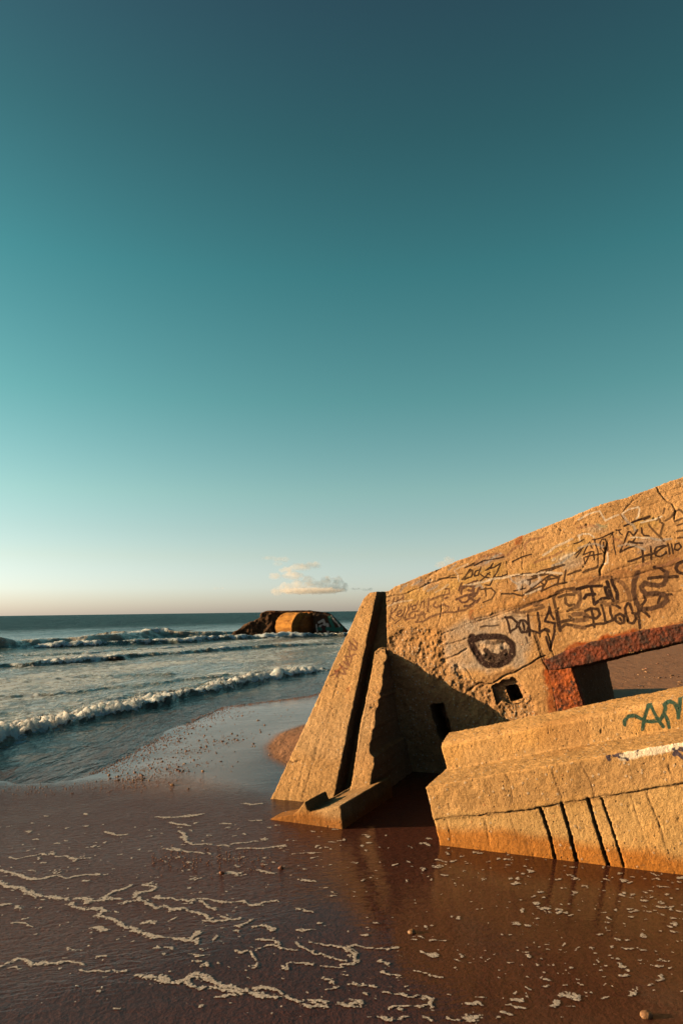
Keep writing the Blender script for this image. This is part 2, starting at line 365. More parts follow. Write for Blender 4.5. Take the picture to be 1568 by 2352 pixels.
# opening: splayed steps cut into the wall, then a deeper throat narrowing inward
lin = [(1253, 1541), (1568, 1472), (1850, 1398)]
sill = [(1850, 1800), (1290, 1800)]
A_ = [wp(*p) for p in lin+sill]
inner = [(1316, 1536), (1568, 1478), (1800, 1418), (1800, 1760), (1378, 1760)]
def deep(pt, dep): return pp(pt[0], pt[1], W0+D*dep, Wn)
Bf = [deep(p, .26) for p in inner]
front_cut = prism([a-D*.05-(b-a)*(.05/.26) for a, b in zip(A_, Bf)], [ (b-a)*(1+.1/.26)+D*.05 for a, b in zip(A_, Bf)])
inner2 = [(1397, 1519), (1545, 1484), (1556, 1484), (1590, 1640), (1434, 1700)]
Cf = [deep(p, .24) for p in inner]; Df = [deep(p, 1.28) for p in [(1397, 1520), (1530, 1484), (1566, 1476), (1620, 1760), (1452, 1760)]]
throat = prism(Cf, [b-a+D*.02 for a, b in zip(Cf, Df)])
h2 = prism([wp(*p)-D*.05 for p in T8([(1112, 1268), (1212, 1248), (1262, 1368), (1160, 1395)])], D*.5)
h1 = prism([wp(*p)-D*.05 for p in T8([(498, 1420), (530, 1402), (575, 1410), (606, 1398), (622, 1450), (632, 1510), (660, 1570), (668, 1640), (690, 1700), (640, 1720), (590, 1700), (560, 1650), (548, 1580), (520, 1520), (510, 1470)])], D*.5)
hcav = prism([wp(*p)-D*.04 for p in T8([(1008, 1262), (1042, 1236), (1066, 1240), (1098, 1206), (1140, 1215), (1172, 1186), (1200, 1204), (1228, 1240), (1262, 1268), (1256, 1320), (1290, 1392), (1230, 1388), (1160, 1402), (1090, 1380), (1050, 1420), (1030, 1350)])], D*.095)
me = remesh([wall_me], .0085, [front_cut, throat, h1, h2, hcav])

DK = (.028, .015, .014)
def st(T, pts, w, col=DK, op=.85):           # a spray stroke traced on the wall (w = width on the trace sheet)
    uvp = on_plane(T(pts), W0, Wn)
    a, b = T([(0, 0), (w, 0)]); sc_px = b[0]-a[0]
    mid = T(pts)[len(pts)//2]; dist = np.linalg.norm(wp(*mid)-CP)
    return (uvp, .5*sc_px*dist/FOC, col, op)
S = []
def s(T, w, *ls, col=DK, op=.85):
    for l in ls: S.append(st(T, l, w, col, op))
#@@STROKES
exec_strokes = True
# right hand sheet
WH = (.62, .56, .47)
s(TB, 34, [(130, 960), (340, 890)], [(0, 955), (90, 930)], op=.75)
s(TB, 20, [(0, 555), (60, 540), (140, 495)], [(0, 700), (60, 660), (130, 600)], [(20, 750), (130, 610)], [(230, 530), (170, 630), (130, 715), (250, 665), (165, 850), (145, 755)], [(230, 530), (262, 620)], [(290, 790), (285, 670), (250, 665)], [(170, 740), (390, 700)], [(300, 500), (345, 680), (340, 895)], [(380, 540), (385, 620), (430, 690), (480, 640), (480, 560), (450, 490), (400, 490), (380, 540)], [(425, 540), (430, 620)], [(270, 500), (420, 460), (560, 390)], [(545, 390), (570, 520), (590, 705)], [(600, 360), (680, 350)], [(640, 360), (650, 400), (690, 430)])
s(TB, 24, [(660, 670), (720, 540), (780, 380), (810, 375), (860, 440), (915, 350)], [(750, 590), (790, 520), (850, 530), (890, 470)], [(820, 540), (980, 545)], [(660, 670), (800, 610), (900, 580)], [(970, 330), (970, 390), (1000, 430), (1080, 440)])
s(TB, 30, [(730, 295), (870, 235), (990, 190)], [(1010, 195), (1090, 158)], op=.9)
s(TB, 44, [(1010, 190), (1080, 165)])
s(TB, 26, [(1070, 280), (1150, 370), (1230, 450), (1290, 520)], [(1190, 220), (1220, 170), (1240, 240), (1280, 270), (1240, 420)], [(1280, 120), (1300, 50)], [(1310, 220), (1400, 160), (1450, 90), (1500, 60), (1568, 110)], [(1450, 225), (1560, 180)], [(1480, 295), (1568, 260)], [(1470, 380), (1568, 365)], [(1490, 465), (1568, 460)], op=.7)
s(TB, 30, [(790, 805), (960, 745), (1180, 680)], [(980, 640), (1000, 820)], [(1100, 600), (1110, 780)])
s(TB, 24, [(1160, 680), (1250, 620), (1310, 590), (1280, 580), (1190, 600), (1150, 650), (1170, 720), (1230, 740), (1320, 690), (1320, 670)], [(1340, 560), (1360, 640), (1370, 700)], [(1390, 560), (1420, 690)], [(1450, 560), (1440, 630), (1490, 650), (1540, 600), (1510, 540), (1450, 560)])
s(TB, 40, [(1568, 800), (1490, 830), (1460, 900), (1490, 960), (1568, 980)])
s(TB, 46, [(40, 1215), (200, 1170), (400, 1155)], [(240, 1180), (270, 1300), (300, 1420)], [(150, 1340), (170, 1290), (300, 1275)], [(300, 1420), (400, 1340), (500, 1330)], [(450, 1180), (470, 1260), (500, 1340)], [(480, 1100), (520, 1240), (570, 1390)], [(535, 1030), (560, 1140), (620, 1260), (620, 1380)], op=.9)
s(TB, 56, [(370, 1370), (480, 1430), (580, 1430), (620, 1370)], [(230, 1150), (330, 1060), (450, 1030), (540, 1040)], [(600, 1070), (700, 1110), (770, 1230), (800, 1370)], col=(.09, .05, .035), op=.6)
s(TB, 66, [(915, 960), (870, 1080), (850, 1240), (880, 1380), (940, 1490), (1100, 1490), (1250, 1440), (1340, 1360), (1310, 1290), (1180, 1275), (1040, 1275), (985, 1230), (970, 1170), (1020, 1110), (1100, 1140), (1200, 1160), (1290, 1130), (1320, 1070), (1330, 960)], col=(.07, .04, .03), op=.85)
s(TB, 46, [(1070, 1050), (1230, 1030), (1480, 1020)], [(1150, 885), (1230, 890), (1310, 950)], op=.85)
s(TB, 34, [(1000, 1300), (1020, 1350), (960, 1450)], [(1240, 1300), (1210, 1400)], [(1310, 1290), (1400, 1275)])
s(TB, 36, [(160, 1520), (230, 1480), (340, 1490), (370, 1560), (320, 1620), (150, 1600)], [(240, 1490), (270, 1600), (290, 1740)], [(170, 1740), (300, 1700), (430, 1690), (560, 1650)], [(400, 1440), (430, 1560), (450, 1660)], [(520, 1440), (530, 1530), (560, 1640)], [(520, 1430), (600, 1440), (660, 1480)], [(600, 1590), (660, 1560), (720, 1600), (720, 1680), (660, 1700), (600, 1660), (600, 1590)], [(660, 1620), (680, 1650)], [(740, 1560), (730, 1480), (770, 1410), (800, 1420), (830, 1500)], [(740, 1560), (790, 1680), (850, 1690), (890, 1620), (870, 1550), (830, 1540)], [(920, 1490), (930, 1620), (950, 1760)], [(890, 1560), (950, 1500)], [(950, 1500), (1030, 1550), (1080, 1600)])
s(TB, 60, [(0, 1660), (80, 1650), (170, 1640), (190, 1590), (120, 1560), (0, 1570)], [(0, 1230), (70, 1240), (100, 1340), (60, 1450), (0, 1470)], [(0, 1740), (150, 1760)], col=(.08, .045, .035), op=.7)
# centre sheet
s(TA, 34, [(600, 1220), (640, 1330), (655, 1440)], [(580, 1210), (680, 1220), (760, 1290), (740, 1370), (655, 1420)], [(770, 1340), (800, 1270), (860, 1260), (920, 1330), (890, 1430), (820, 1430), (770, 1340)], [(835, 1300), (855, 1390)], [(910, 1180), (925, 1330), (930, 1480)], [(1050, 1150), (1080, 1300), (1075, 1450)], [(930, 1400), (1000, 1420), (1060, 1440), (1160, 1380)], [(1155, 1270), (1200, 1150), (1215, 1070), (1240, 1180), (1280, 1240)], [(1155, 1275), (1300, 1300), (1280, 1450), (1225, 1690), (1170, 1500)], op=.88)
s(TA, 56, [(1320, 1130), (1350, 1260), (1370, 1400)], [(1170, 1390), (1200, 1410)], op=.85)
s(TA, 44, [(1350, 1290), (1568, 1250)], [(1380, 1370), (1450, 1320), (1568, 1340)], op=.8)
s(TA, 40, [(1270, 940), (1320, 860), (1430, 810), (1568, 800)], [(1280, 960), (1310, 1080)], [(1350, 920), (1470, 900), (1568, 890)], [(1440, 950), (1450, 1010), (1500, 1050), (1568, 1040)], [(1480, 1130), (1568, 1080)], [(1510, 1210), (1568, 1260)], op=.75)
s(TA, 40, [(700, 1140), (850, 1060), (1080, 990)], [(720, 1140), (850, 1145), (1050, 1100), (1130, 1070), (1100, 1040), (1000, 1050)], col=(.10, .06, .04), op=.7)
s(TA, 28, [(230, 1360), (320, 1340)], [(330, 1340), (480, 1330)], [(880, 1500), (900, 1590)], [(1010, 1450), (1050, 1560), (1100, 1720), (1130, 1800), (1190, 1940)], op=.7)
s(TA, 22, [(0, 660), (70, 520), (110, 540), (110, 610)], [(0, 670), (100, 630)], [(230, 490), (200, 610), (140, 620), (150, 550), (220, 530)], [(300, 540), (380, 490), (410, 440)], [(300, 540), (440, 490), (520, 430), (470, 560), (400, 690), (360, 760)], [(230, 600), (280, 640), (360, 660)], [(370, 570), (290, 640), (230, 700)], [(330, 590), (370, 610)], [(360, 760), (290, 755)], [(420, 650), (600, 600)], [(130, 470), (300, 400), (560, 350)], [(0, 500), (150, 430)], [(680, 430), (800, 360), (960, 310)])
s(TA, 26, [(680, 630), (830, 595), (950, 580)], [(900, 680), (940, 690), (940, 750)], [(710, 840), (870, 795)], [(910, 680), (1080, 620), (1200, 590)], [(530, 885), (700, 880), (830, 910)], [(840, 905), (960, 800), (1180, 640), (1260, 600)], [(850, 895), (1000, 810), (1140, 760), (1100, 730)], [(1090, 840), (1150, 740), (1240, 600), (1360, 640)], [(1160, 690), (1340, 640)], [(1320, 760), (1370, 610), (1390, 600)], [(1100, 835), (1310, 745), (1460, 710)], [(1450, 540), (1430, 700)], [(960, 620), (1100, 550), (1430, 465)], [(970, 630), (1150, 580), (1400, 470)], [(1480, 600), (1568, 570)], op=.8)
s(TA, 24, [(300, 800), (300, 910)], [(240, 820), (380, 800), (440, 860), (390, 950), (260, 1000)], op=.75)
s(TA, 34, [(0, 780), (60, 760), (120, 800), (110, 850)], [(0, 910), (130, 870)], [(60, 930), (170, 1000), (210, 940)], [(230, 780), (160, 880), (60, 960)], [(0, 1060), (90, 1050), (170, 980)], col=(.085, .045, .04), op=.8)
# the round eye
s(TA, 95, [(150, 1540), (110, 1500), (90, 1560), (110, 1640), (180, 1740), (240, 1850), (330, 1900), (480, 1900), (610, 1840), (690, 1740), (680, 1600), (580, 1520), (440, 1490), (250, 1500), (150, 1530)], op=.97)
s(TA, 70, [(300, 1690), (360, 1760), (480, 1790), (590, 1700), (560, 1800), (400, 1830), (280, 1780)], op=.85)
s(TA, 50, [(320, 1580), (420, 1590), (560, 1560)], op=.6)
# left sheet
s(TC, 22, [(120, 760), (170, 710), (185, 620), (180, 690), (240, 690), (250, 620), (250, 680), (310, 640), (345, 575), (340, 690)], [(70, 690), (110, 670)], [(160, 790), (130, 920), (110, 1010)], [(260, 740), (240, 800), (150, 880)], [(130, 930), (200, 1000)], [(220, 910), (310, 870), (310, 820), (250, 850), (240, 920), (300, 940), (350, 880)], [(370, 770), (340, 960)], [(420, 720), (410, 850), (370, 960)], [(470, 720), (420, 830)], [(580, 670), (540, 800), (490, 810), (480, 760), (540, 740)], [(690, 660), (680, 790)], [(620, 780), (640, 700), (690, 680)], [(200, 1045), (310, 960)], col=(.10, .05, .04), op=.75)
s(TC, 32, [(760, 640), (740, 850)], [(780, 650), (900, 610), (1100, 560), (1090, 470), (1030, 480)], [(440, 900), (500, 850), (590, 840)], [(440, 900), (460, 960), (530, 960), (540, 900)], [(640, 850), (600, 940), (570, 1000)], [(670, 860), (690, 960)], [(580, 910), (700, 890)], [(540, 1020), (660, 1020), (780, 940), (1000, 860), (1200, 850), (1330, 830), (1480, 760), (1520, 700)], [(870, 690), (830, 760), (880, 790), (1000, 730), (1090, 770), (1060, 830), (1000, 870)], [(370, 990), (450, 970)], col=(.11, .055, .045), op=.65)
s(TC, 34, [(1400, 500), (1480, 520), (1500, 440), (1400, 430), (1300, 480), (1290, 560)], [(1210, 650), (1350, 590), (1500, 560)], [(1260, 660), (1300, 700), (1380, 690), (1430, 620), (1540, 700)], [(1250, 500), (1300, 380)], [(1280, 460), (1500, 350), (1560, 345)], [(1020, 640), (1070, 620)], [(1250, 780), (1240, 830)], col=(.09, .045, .04), op=.8)
s(TC, 24, [(1300, 325), (1390, 230), (1460, 160), (1475, 200), (1460, 260)], [(1300, 325), (1460, 270)], [(1330, 130), (1480, 70)], [(920, 320), (1060, 300), (1210, 290)], [(1490, 230), (1540, 180)], op=.75)
# faint older layers under the pale lines
FB = (.24, .12, .085); BL = (.30, .33, .36)
s(TA, 34, [(870, 250), (860, 170), (930, 110), (1050, 90), (1130, 60)], [(150, 430), (260, 350), (420, 300), (560, 320)], [(1000, 430), (1120, 380), (1280, 330), (1420, 260)], [(620, 330), (700, 240), (790, 190)], col=FB, op=.5)
s(TA, 30, [(300, 440), (360, 400), (440, 330), (520, 300)], [(640, 620), (690, 700), (760, 740)], [(1250, 480), (1400, 430), (1540, 300)], [(120, 800), (230, 760), (260, 800)], col=BL, op=.55)
s(TB, 30, [(60, 620), (200, 570), (330, 560), (420, 600)], [(640, 590), (760, 560), (900, 590), (1010, 640)], [(700, 130), (760, 230), (860, 300), (880, 360)], [(1100, 470), (1250, 500), (1390, 490)], col=BL, op=.5)
s(TC, 34, [(480, 420), (560, 380), (640, 330)], [(740, 520), (830, 470), (900, 420)], [(1090, 160), (1200, 60)], [(300, 520), (340, 440), (400, 400)], col=BL, op=.45)
s(TB, 40, [(560, 480), (660, 520), (720, 600)], [(1200, 880), (1320, 850), (1500, 760)], [(60, 330), (200, 290), (330, 300)], [(900, 880), (1100, 820)], col=FB, op=.45)
# old pale lines
s(TB, 22, [(690, 120), (780, 60), (920, 20), (940, 60), (920, 160), (890, 190)], [(60, 210), (200, 130), (370, 80), (450, 220), (640, 130)], [(50, 440), (120, 410), (220, 410), (290, 460)], [(820, 470), (900, 460), (1000, 470), (1100, 470), (1180, 490)], [(960, 250), (1080, 220), (1180, 200), (1260, 160)], [(480, 680), (480, 840), (430, 850)], [(60, 420), (80, 500)], col=WH, op=.85)
s(TA, 30, [(620, 640), (760, 605), (950, 600), (1200, 570), (1400, 580)], [(0, 760), (200, 730), (450, 660), (700, 620)], [(860, 890), (950, 860), (1080, 800)], [(1370, 390), (1440, 340), (1568, 290)], [(1130, 320), (1230, 260), (1370, 170), (1540, 90)], [(1260, 400), (1290, 370)], col=WH, op=.75)
s(TA, 44, [(780, 820), (780, 720), (860, 690), (910, 720)], [(1060, 620), (1090, 680), (960, 760)], col=(.55, .53, .52), op=.5)
s(TC, 26, [(1170, 170), (1230, 240), (1255, 350)], [(1170, 170), (1260, 120), (1400, 60)], [(680, 500), (740, 400), (810, 330)], [(870, 530), (980, 480), (1080, 400)], [(100, 750), (250, 700), (480, 660)], col=WH, op=.5)

PLW = lambda T, pts: on_plane(T(pts), W0, Wn)
ORG = (.52, .30, .12); YEL = (.60, .42, .15); BRN = (.27, .125, .055); RST = (.34, .085, .02); PUR = (.30, .24, .24)
washes = [
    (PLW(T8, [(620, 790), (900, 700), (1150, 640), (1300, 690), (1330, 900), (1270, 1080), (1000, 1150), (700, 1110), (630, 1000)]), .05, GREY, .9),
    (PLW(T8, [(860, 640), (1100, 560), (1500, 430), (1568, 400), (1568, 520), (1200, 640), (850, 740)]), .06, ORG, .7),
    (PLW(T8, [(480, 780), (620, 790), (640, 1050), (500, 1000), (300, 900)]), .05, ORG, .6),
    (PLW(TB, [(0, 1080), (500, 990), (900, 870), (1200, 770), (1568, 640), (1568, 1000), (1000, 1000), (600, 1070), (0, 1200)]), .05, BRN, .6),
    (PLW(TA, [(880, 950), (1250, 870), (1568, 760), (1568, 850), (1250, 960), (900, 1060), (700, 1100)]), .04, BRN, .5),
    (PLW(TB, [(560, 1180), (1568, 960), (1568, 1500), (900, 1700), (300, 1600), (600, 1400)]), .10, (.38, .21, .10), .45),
    (PLW(T2, [(700, 1330), (770, 1280), (900, 1270), (1000, 1230), (1300, 1170), (1568, 1130), (1700, 1090), (1700, 1200), (700, 1400)]), .02, RST, .9),
    (PLW(T2, [(560, 1400), (640, 1400), (640, 1480), (720, 1480), (850, 1780), (600, 1790), (590, 1600)]), .03, RST, .85),
    (PLW(T8, [(260, 480), (520, 470), (640, 400), (760, 330), (1000, 250), (1100, 250), (1120, 350), (900, 440), (650, 480), (500, 560), (300, 600)]), .06, YEL, .55),
    (PLW(T2, [(340, 800), (600, 640), (760, 560), (900, 540), (860, 660), (700, 740)]), .05, YEL, .45),
    (PLW(T2, [(1150, 430), (1280, 380), (1400, 380), (1360, 440), (1200, 460)]), .03, YEL, .6),
    (PLW(T8, [(330, 420), (420, 380), (560, 390), (560, 470), (480, 500)]), .03, PUR, .5),
    (PLW(T8, [(860, 260), (950, 200), (1100, 180), (1120, 220), (950, 270)]), .03, PUR, .6),
    (PLW(T2, [(640, 700), (740, 640), (840, 660), (860, 740), (700, 780)]), .04, (.38, .34, .31), .6),
    (PLW(T2, [(370, 800), (480, 790), (550, 870), (420, 930), (360, 900)]), .03, (.42, .38, .36), .6),
    (PLW(T2, [(1200, 560), (1320, 520), (1460, 540), (1440, 570), (1260, 620)]), .02, (.32, .30, .33), .5),
    (PLW(T2, [(920, 440), (1010, 420), (1020, 440), (960, 455)]), .015, (.12, .30, .26), .6),
    (PLW(T2, [(840, 470), (960, 430), (1040, 470), (900, 510)]), .03, (.33, .31, .27), .6),
    (PLW(T2, [(370, 520), (405, 515), (390, 570), (340, 600), (350, 560)]), .012, RST, .9),
    (PLW(T2, [(180, 600), (235, 580), (230, 600), (190, 615)]), .012, (.25, .08, .03), .8),
    (PLW(T8, [(835, 655), (860, 655), (865, 740), (840, 745)]), .012, RST, .85),
    (PLW(T1, [(880, 470), (925, 450), (900, 500), (870, 540)]), .012, RST, .85),
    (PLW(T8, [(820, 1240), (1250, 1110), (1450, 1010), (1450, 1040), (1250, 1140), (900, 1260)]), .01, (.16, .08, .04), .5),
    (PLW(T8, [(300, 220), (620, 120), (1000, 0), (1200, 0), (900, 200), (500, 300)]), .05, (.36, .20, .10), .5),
]
RGH = PLW(T8, [(120, 910), (200, 830), (280, 790), (480, 790), (620, 800), (640, 1000), (760, 1110), (900, 1230), (1020, 1240), (1110, 1190), (1220, 1190), (1300, 1330), (1420, 1500), (1200, 1900), (100, 2600), (-100, 1700), (100, 1200)])
rough = [(RGH, .03, 1.0),
         (PLW(TA, [(300, 1560), (600, 1540), (700, 1640), (650, 1800), (500, 1930), (200, 1850), (120, 1700)]), .03, .75),
         (PLW(T8, [(130, 470), (600, 290), (600, 320), (160, 510)]), .02, .6),
         (PLW(T8, [(600, 700), (1300, 500), (1568, 430), (1568, 470), (1200, 600), (1300, 680), (900, 780)]), .03, .35)]
jn = lambda T, pts, r, dep: (PLW(T, pts), r, dep)
joints = [jn(T8, [(140, 530), (300, 500), (520, 410), (760, 330)], .008, .010), jn(T8, [(600, 830), (720, 790), (860, 740), (1180, 640), (1300, 600), (1568, 510)], .008, .012),
          jn(T2, [(700, 850), (1000, 790), (1400, 660)], .006, .007), jn(T8, [(640, 920), (780, 880), (830, 860)], .008, .01), jn(T8, [(600, 1040), (720, 1000), (800, 960)], .010, .012),
          jn(T2, [(0, 1140), (300, 1050), (700, 930), (900, 880), (1568, 700)], .008, .009), jn(T2, [(180, 1120), (560, 1080), (900, 1040), (1100, 1000), (1568, 900)], .006, .008),
          jn(T8, [(830, 1290), (900, 1240), (1010, 1240), (1100, 1190), (1250, 1120), (1400, 1040), (1450, 1010)], .009, .022),
          jn(T2, [(500, 1210), (560, 1400), (640, 1560), (690, 1740)], .007, .014), jn(T2, [(600, 1220), (625, 1330), (680, 1500), (720, 1600)], .006, .012),
          jn(T2, [(1370, 150), (1390, 200), (1450, 270), (1500, 290), (1510, 340), (1500, 400)], .007, .014), jn(T2, [(1280, 200), (1200, 280), (1120, 360), (1160, 410)], .005, .007),
          jn(T2, [(1010, 600), (1005, 700), (970, 760), (965, 820)], .009, .018), jn(T2, [(1060, 500), (1020, 560), (1010, 620)], .005, .01),
          jn(T2, [(640, 420), (690, 470), (680, 500)], .005, .01), jn(T2, [(300, 700), (310, 850)], .004, .008), jn(T2, [(415, 560), (417, 960), (430, 1000)], .004, .008),
          jn(T2, [(1040, 300), (1300, 310), (1568, 200)], .004, .004), jn(T2, [(820, 400), (1200, 290), (1568, 150)], .004, .004),
          jn(T8, [(800, 1110), (850, 1200), (900, 1250)], .006, .012), jn(T8, [(560, 770), (590, 640), (620, 470), (700, 440)], .004, .008)]
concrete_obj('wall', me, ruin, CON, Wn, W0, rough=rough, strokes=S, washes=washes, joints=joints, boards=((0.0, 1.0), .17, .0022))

# rusty steel lintel in the embrasure
lint = T2([(566, 1406), (700, 1350), (900, 1275), (1200, 1205), (1568, 1138), (2100, 1020), (2100, 1155), (1568, 1272), (1200, 1353), (900, 1430), (640, 1478), (606, 1478)])
lm = prism([wp(*p)-D*.008 for p in lint], D*.16); lme = remesh([lm], .011)
c_ = getco(lme); n_ = getno(lme); setco(lme, c_+n_*(.005*fbm(c_*9, 4, 3)+.003*fbm(c_*40, 2, 6))[:, None])
o = link('steel_lintel', lme, M_RUST, ruin)
jb = T2([(600, 1480), (765, 1458), (815, 1600), (862, 1745), (872, 1790), (668, 1790), (625, 1600)])
jm = prism([wp(*p)-D*.002 for p in jb], D*.24); jme = remesh([jm], .011); c_ = getco(jme); n_ = getno(jme); setco(jme, c_+n_*(.009*fbm(c_*16, 4, 4))[:, None])
link('rusty_jamb', jme, M_RUSTJ, ruin)

# raked pier left of the wall
e1_edge = [(865, 1357), (765, 1841)]
face1 = [fp(848, 1361), fp(866, 1358), fp(766, 1841), fp(752, 1905), fp(585, 1905), fp(622, 1832), fp(660, 1752), fp(700, 1665), fp(735, 1590), fp(770, 1512), fp(800, 1448), fp(825, 1392), fp(834, 1374)]
def low(p): q = p.copy(); return q
pier1 = prism(face1, [D*2.6 if i in (2, 3, 4, 5) else D*1.2 for i in range(len(face1))])
R2 = T1([(905, 640), (910, 700), (885, 880), (862, 1010), (838, 1090), (832, 1180), (803, 1320), (792, 1370), (822, 1420), (820, 1500), (800, 1600), (785, 1650), (775, 1720), (770, 1800)])
L2 = T1([(600, 1850), (655, 1620), (690, 1400), (715, 1220), (770, 960), (800, 800), (825, 660), (860, 632)])
jr = np.random.default_rng(4); r2 = []
for (a, b_), (c_, d_) in zip(R2[:-1], R2[1:]):
    m_ = max(2, int(math.hypot(c_-a, d_-b_)/7))
    r2 += [(a+(c_-a)*t/m_+jr.normal(0, 1.6), b_+(d_-b_)*t/m_) for t in range(m_)]
R2 = r2
strip = [fp(*p) for p in R2+L2]
pier2 = prism(strip, [D*(1.6 if p[1] > 1700 else .9) for p in R2+L2])
chan = [fp(*p)+D*.27 for p in [(858, 1358), (892, 1357), (900, 1480), (866, 1500), (806, 1815), (795, 1880), (740, 1880), (765, 1820), (800, 1640), (840, 1450)]]
pierc = prism(chan, D*1.6)
# side bulk joining the strip to the wall (broken aggregate, in shade)
bulk = [fp(*p)+D*.05 for p in T1([(860, 660), (895, 660), (870, 900), (815, 1180), (780, 1350), (800, 1450), (770, 1650), (755, 1800), (640, 1800), (690, 1300)])]
bulkm = prism(bulk, D*1.9+E*.06)
me = remesh([pier1, pier2, pierc, bulkm], .0095)
PLF = lambda T, pts: on_plane(T(pts), FP0, FPn)
co = getco(me)
pstro = []
def sf(w, *ls, col=DK, op=.6):
    for l in ls: pstro.append((PLF(T1, l), .5*w*.32*6.4/FOC, col, op))
PK = (.13, .05, .05)
sf(12, [(670, 560), (700, 600), (690, 650), (660, 640), (650, 600)], [(640, 580), (700, 640)], [(640, 620), (650, 690), (690, 680)], [(610, 690), (660, 700), (650, 740)], [(600, 730), (640, 760), (620, 700)], [(560, 800), (620, 820), (590, 770), (630, 780)], [(510, 830), (570, 800), (540, 860)], [(540, 790), (560, 840)], [(600, 770), (570, 750)], col=PK)
pwash = [(PLF(T1, [(575, 740), (595, 735), (560, 790), (540, 790)]), .01, RST, .6), (PLF(T1, [(630, 920), (665, 910), (650, 960), (625, 980)]), .012, RST, .7),
         (PLF(T1, [(0, 1760), (100, 1600), (560, 1600), (840, 1560), (840, 1900), (0, 1900)]), .09, (.42, .26, .11), .5)]
pj = [(PLF(T1, [(210, 1435), (250, 1455), (300, 1435)]), .006, .012), (PLF(T1, [(300, 1720), (520, 1010), (640, 640)]), .004, .005)]
prough = [(PLF(T1, [(780, 1040), (860, 1030), (840, 1110), (790, 1100)]), .02, .9), (PLF(T1, [(850, 660), (860, 620), (920, 600), (920, 650)]), .02, 1.0)]
a0 = np.array(PLF(T1, [(560, 1600)])[0]); a1 = np.array(PLF(T1, [(700, 900)])[0]); dd = (a1-a0)/np.linalg.norm(a1-a0)
qq = (co-fp(880, 1600))@E; edge = ss(.08, .0, np.abs((co-FP0)@FPn))*0
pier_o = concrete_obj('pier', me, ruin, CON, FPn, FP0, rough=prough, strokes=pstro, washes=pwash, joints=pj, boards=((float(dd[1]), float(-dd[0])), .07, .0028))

# footing in front of the pier
gA = pg(612, 1886, -.02); gB = pg(797, 1912, -.02)
fe = (gB-gA)/np.linalg.norm(gB-gA); fd = np.array([-fe[1], fe[0], 0.])
fn = -fd
ft = lambda x, y: pp(x, y, gA, fn)
lip = [ft(*p) for p in T1([(70, 1862), (150, 1848), (240, 1828), (285, 1795), (308, 1752), (326, 1738), (348, 1800), (370, 1812), (420, 1803), (500, 1785), (580, 1768)])]
botr = gB.copy(); botr[2] = -.25; botl = gA.copy(); botl[2] = -.25
foot1 = prism(lip+[botr, botl], [fd*.20]*3+[fd*.35]*8+[fd*.3]*2)
# the footing runs back under the channel
slab = prism(lip[6:]+[botr, ft(*T1([(345, 1830)])[0])-np.array([0, 0, .3])], fd*1.0)
me = remesh([foot1, slab], .0085)
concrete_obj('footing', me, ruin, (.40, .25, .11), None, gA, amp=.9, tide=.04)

# side wall of the room running back from the pier, hidden behind the front wall; it shades the room
rw0 = np.array([W0[0]+.55, W0[1]+1.45, -.5])
rear = prism([rw0, rw0+D*5.6, rw0+D*5.6+ZZ*1.75, rw0+ZZ*1.95], E*.5)
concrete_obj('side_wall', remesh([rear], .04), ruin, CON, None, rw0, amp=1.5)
# rear wall stub and leaning slab at the far side of the room, seen in shade below the embrasure
# ================================================================== front block
b0 = pg(1003, 1941); b1 = pg(1568, 2011)
be = (b1-b0)/np.linalg.norm(b1-b0); bd = np.array([-be[1], be[0], 0.]); bn = -bd
edge0 = pp(975, 1806, b0, bn); edge1 = pp(1568, 1703, b0, bn)
bx = (edge1-edge0)/np.linalg.norm(edge1-edge0); bu = np.cross(bx, bd); bu = bu/np.linalg.norm(bu)
if bu[2] < 0: bu = -bu
jl = pp(993, 1884, b0, bn); bl_ = pp(1003, 1941, b0, bn)
def bq(x, y, k=0): return pp(x, y, b0-bd*(-k), bn)
block = tag(empty('concrete_block', (float(edge0[0]+.9), float(edge0[1]+.2), 0)), 'long stepped concrete block with green spray letters, lying in front of the graffiti wall', 'concrete block')
LEN = 3.3
hU = .22
c2 = bd*.50; top0 = edge0+c2
def along(p, L): return p+bx*L
def extr(poly, L): return prism(poly, bx*L)
base = extr([edge0, edge0+bd*1.15, edge0+bd*1.15-bu*1.1, edge0-bu*1.1], LEN)
# shape the left end: cut the base with the traced end line
endcut = [bq(*p)-bd*.3 for p in [(977, 1790), (976, 1812), (986, 1848), (993, 1884), (1004, 1945), (1040, 2100), (700, 2100), (700, 1700), (972, 1700)]]
# the joint: upper band stands 15 mm proud of the lower wall
lowcut = [bq(x, y)-bd*.3 for x, y in T3([(60, 952), (130, 945), (450, 912), (750, 872), (1180, 803), (1568, 728), (2300, 560), (2300, 2300), (0, 2300)])]
lowcutm = prism(lowcut, bd*(.3+.012))
uf = pp(1027, 1771, edge0+c2, bn)
step0 = uf; us = pp(1029, 1707, uf, bn)
stepH = float((us-uf)@bu)+.01
st0 = uf-bu*.12
step = extr([st0, st0+bu*(stepH+.12-.03), st0+bu*(stepH+.12)+bd*.03, st0+bu*(stepH+.155)+bd*.30, st0+bd*.34-bu*.9], LEN)
me = remesh([base, step], .0085, [prism(endcut, bd*1.6), lowcutm])
PLB = lambda T, pts: [(float((q-b0)@E1), float((q-b0)@U1)) for q in [pp(x, y, b0, bn) for x, y in T(pts)]]
PLS = lambda T, pts: [(float((q-b0)@E1), float((q-b0)@U1)) for q in [pp(x, y, uf, bn) for x, y in T(pts)]]
grooves = [(PLB(T3, [(750, 880), (790, 1000), (836, 1175)]), .0065, .05), (PLB(T3, [(866, 852), (905, 980), (962, 1195)]), .0075, .05),
           (PLB(T3, [(1022, 828), (1070, 980), (1142, 1225)]), .0075, .05), (PLB(T3, [(1102, 822), (1150, 960), (1200, 1120), (1226, 1215)]), .0045, .03)]
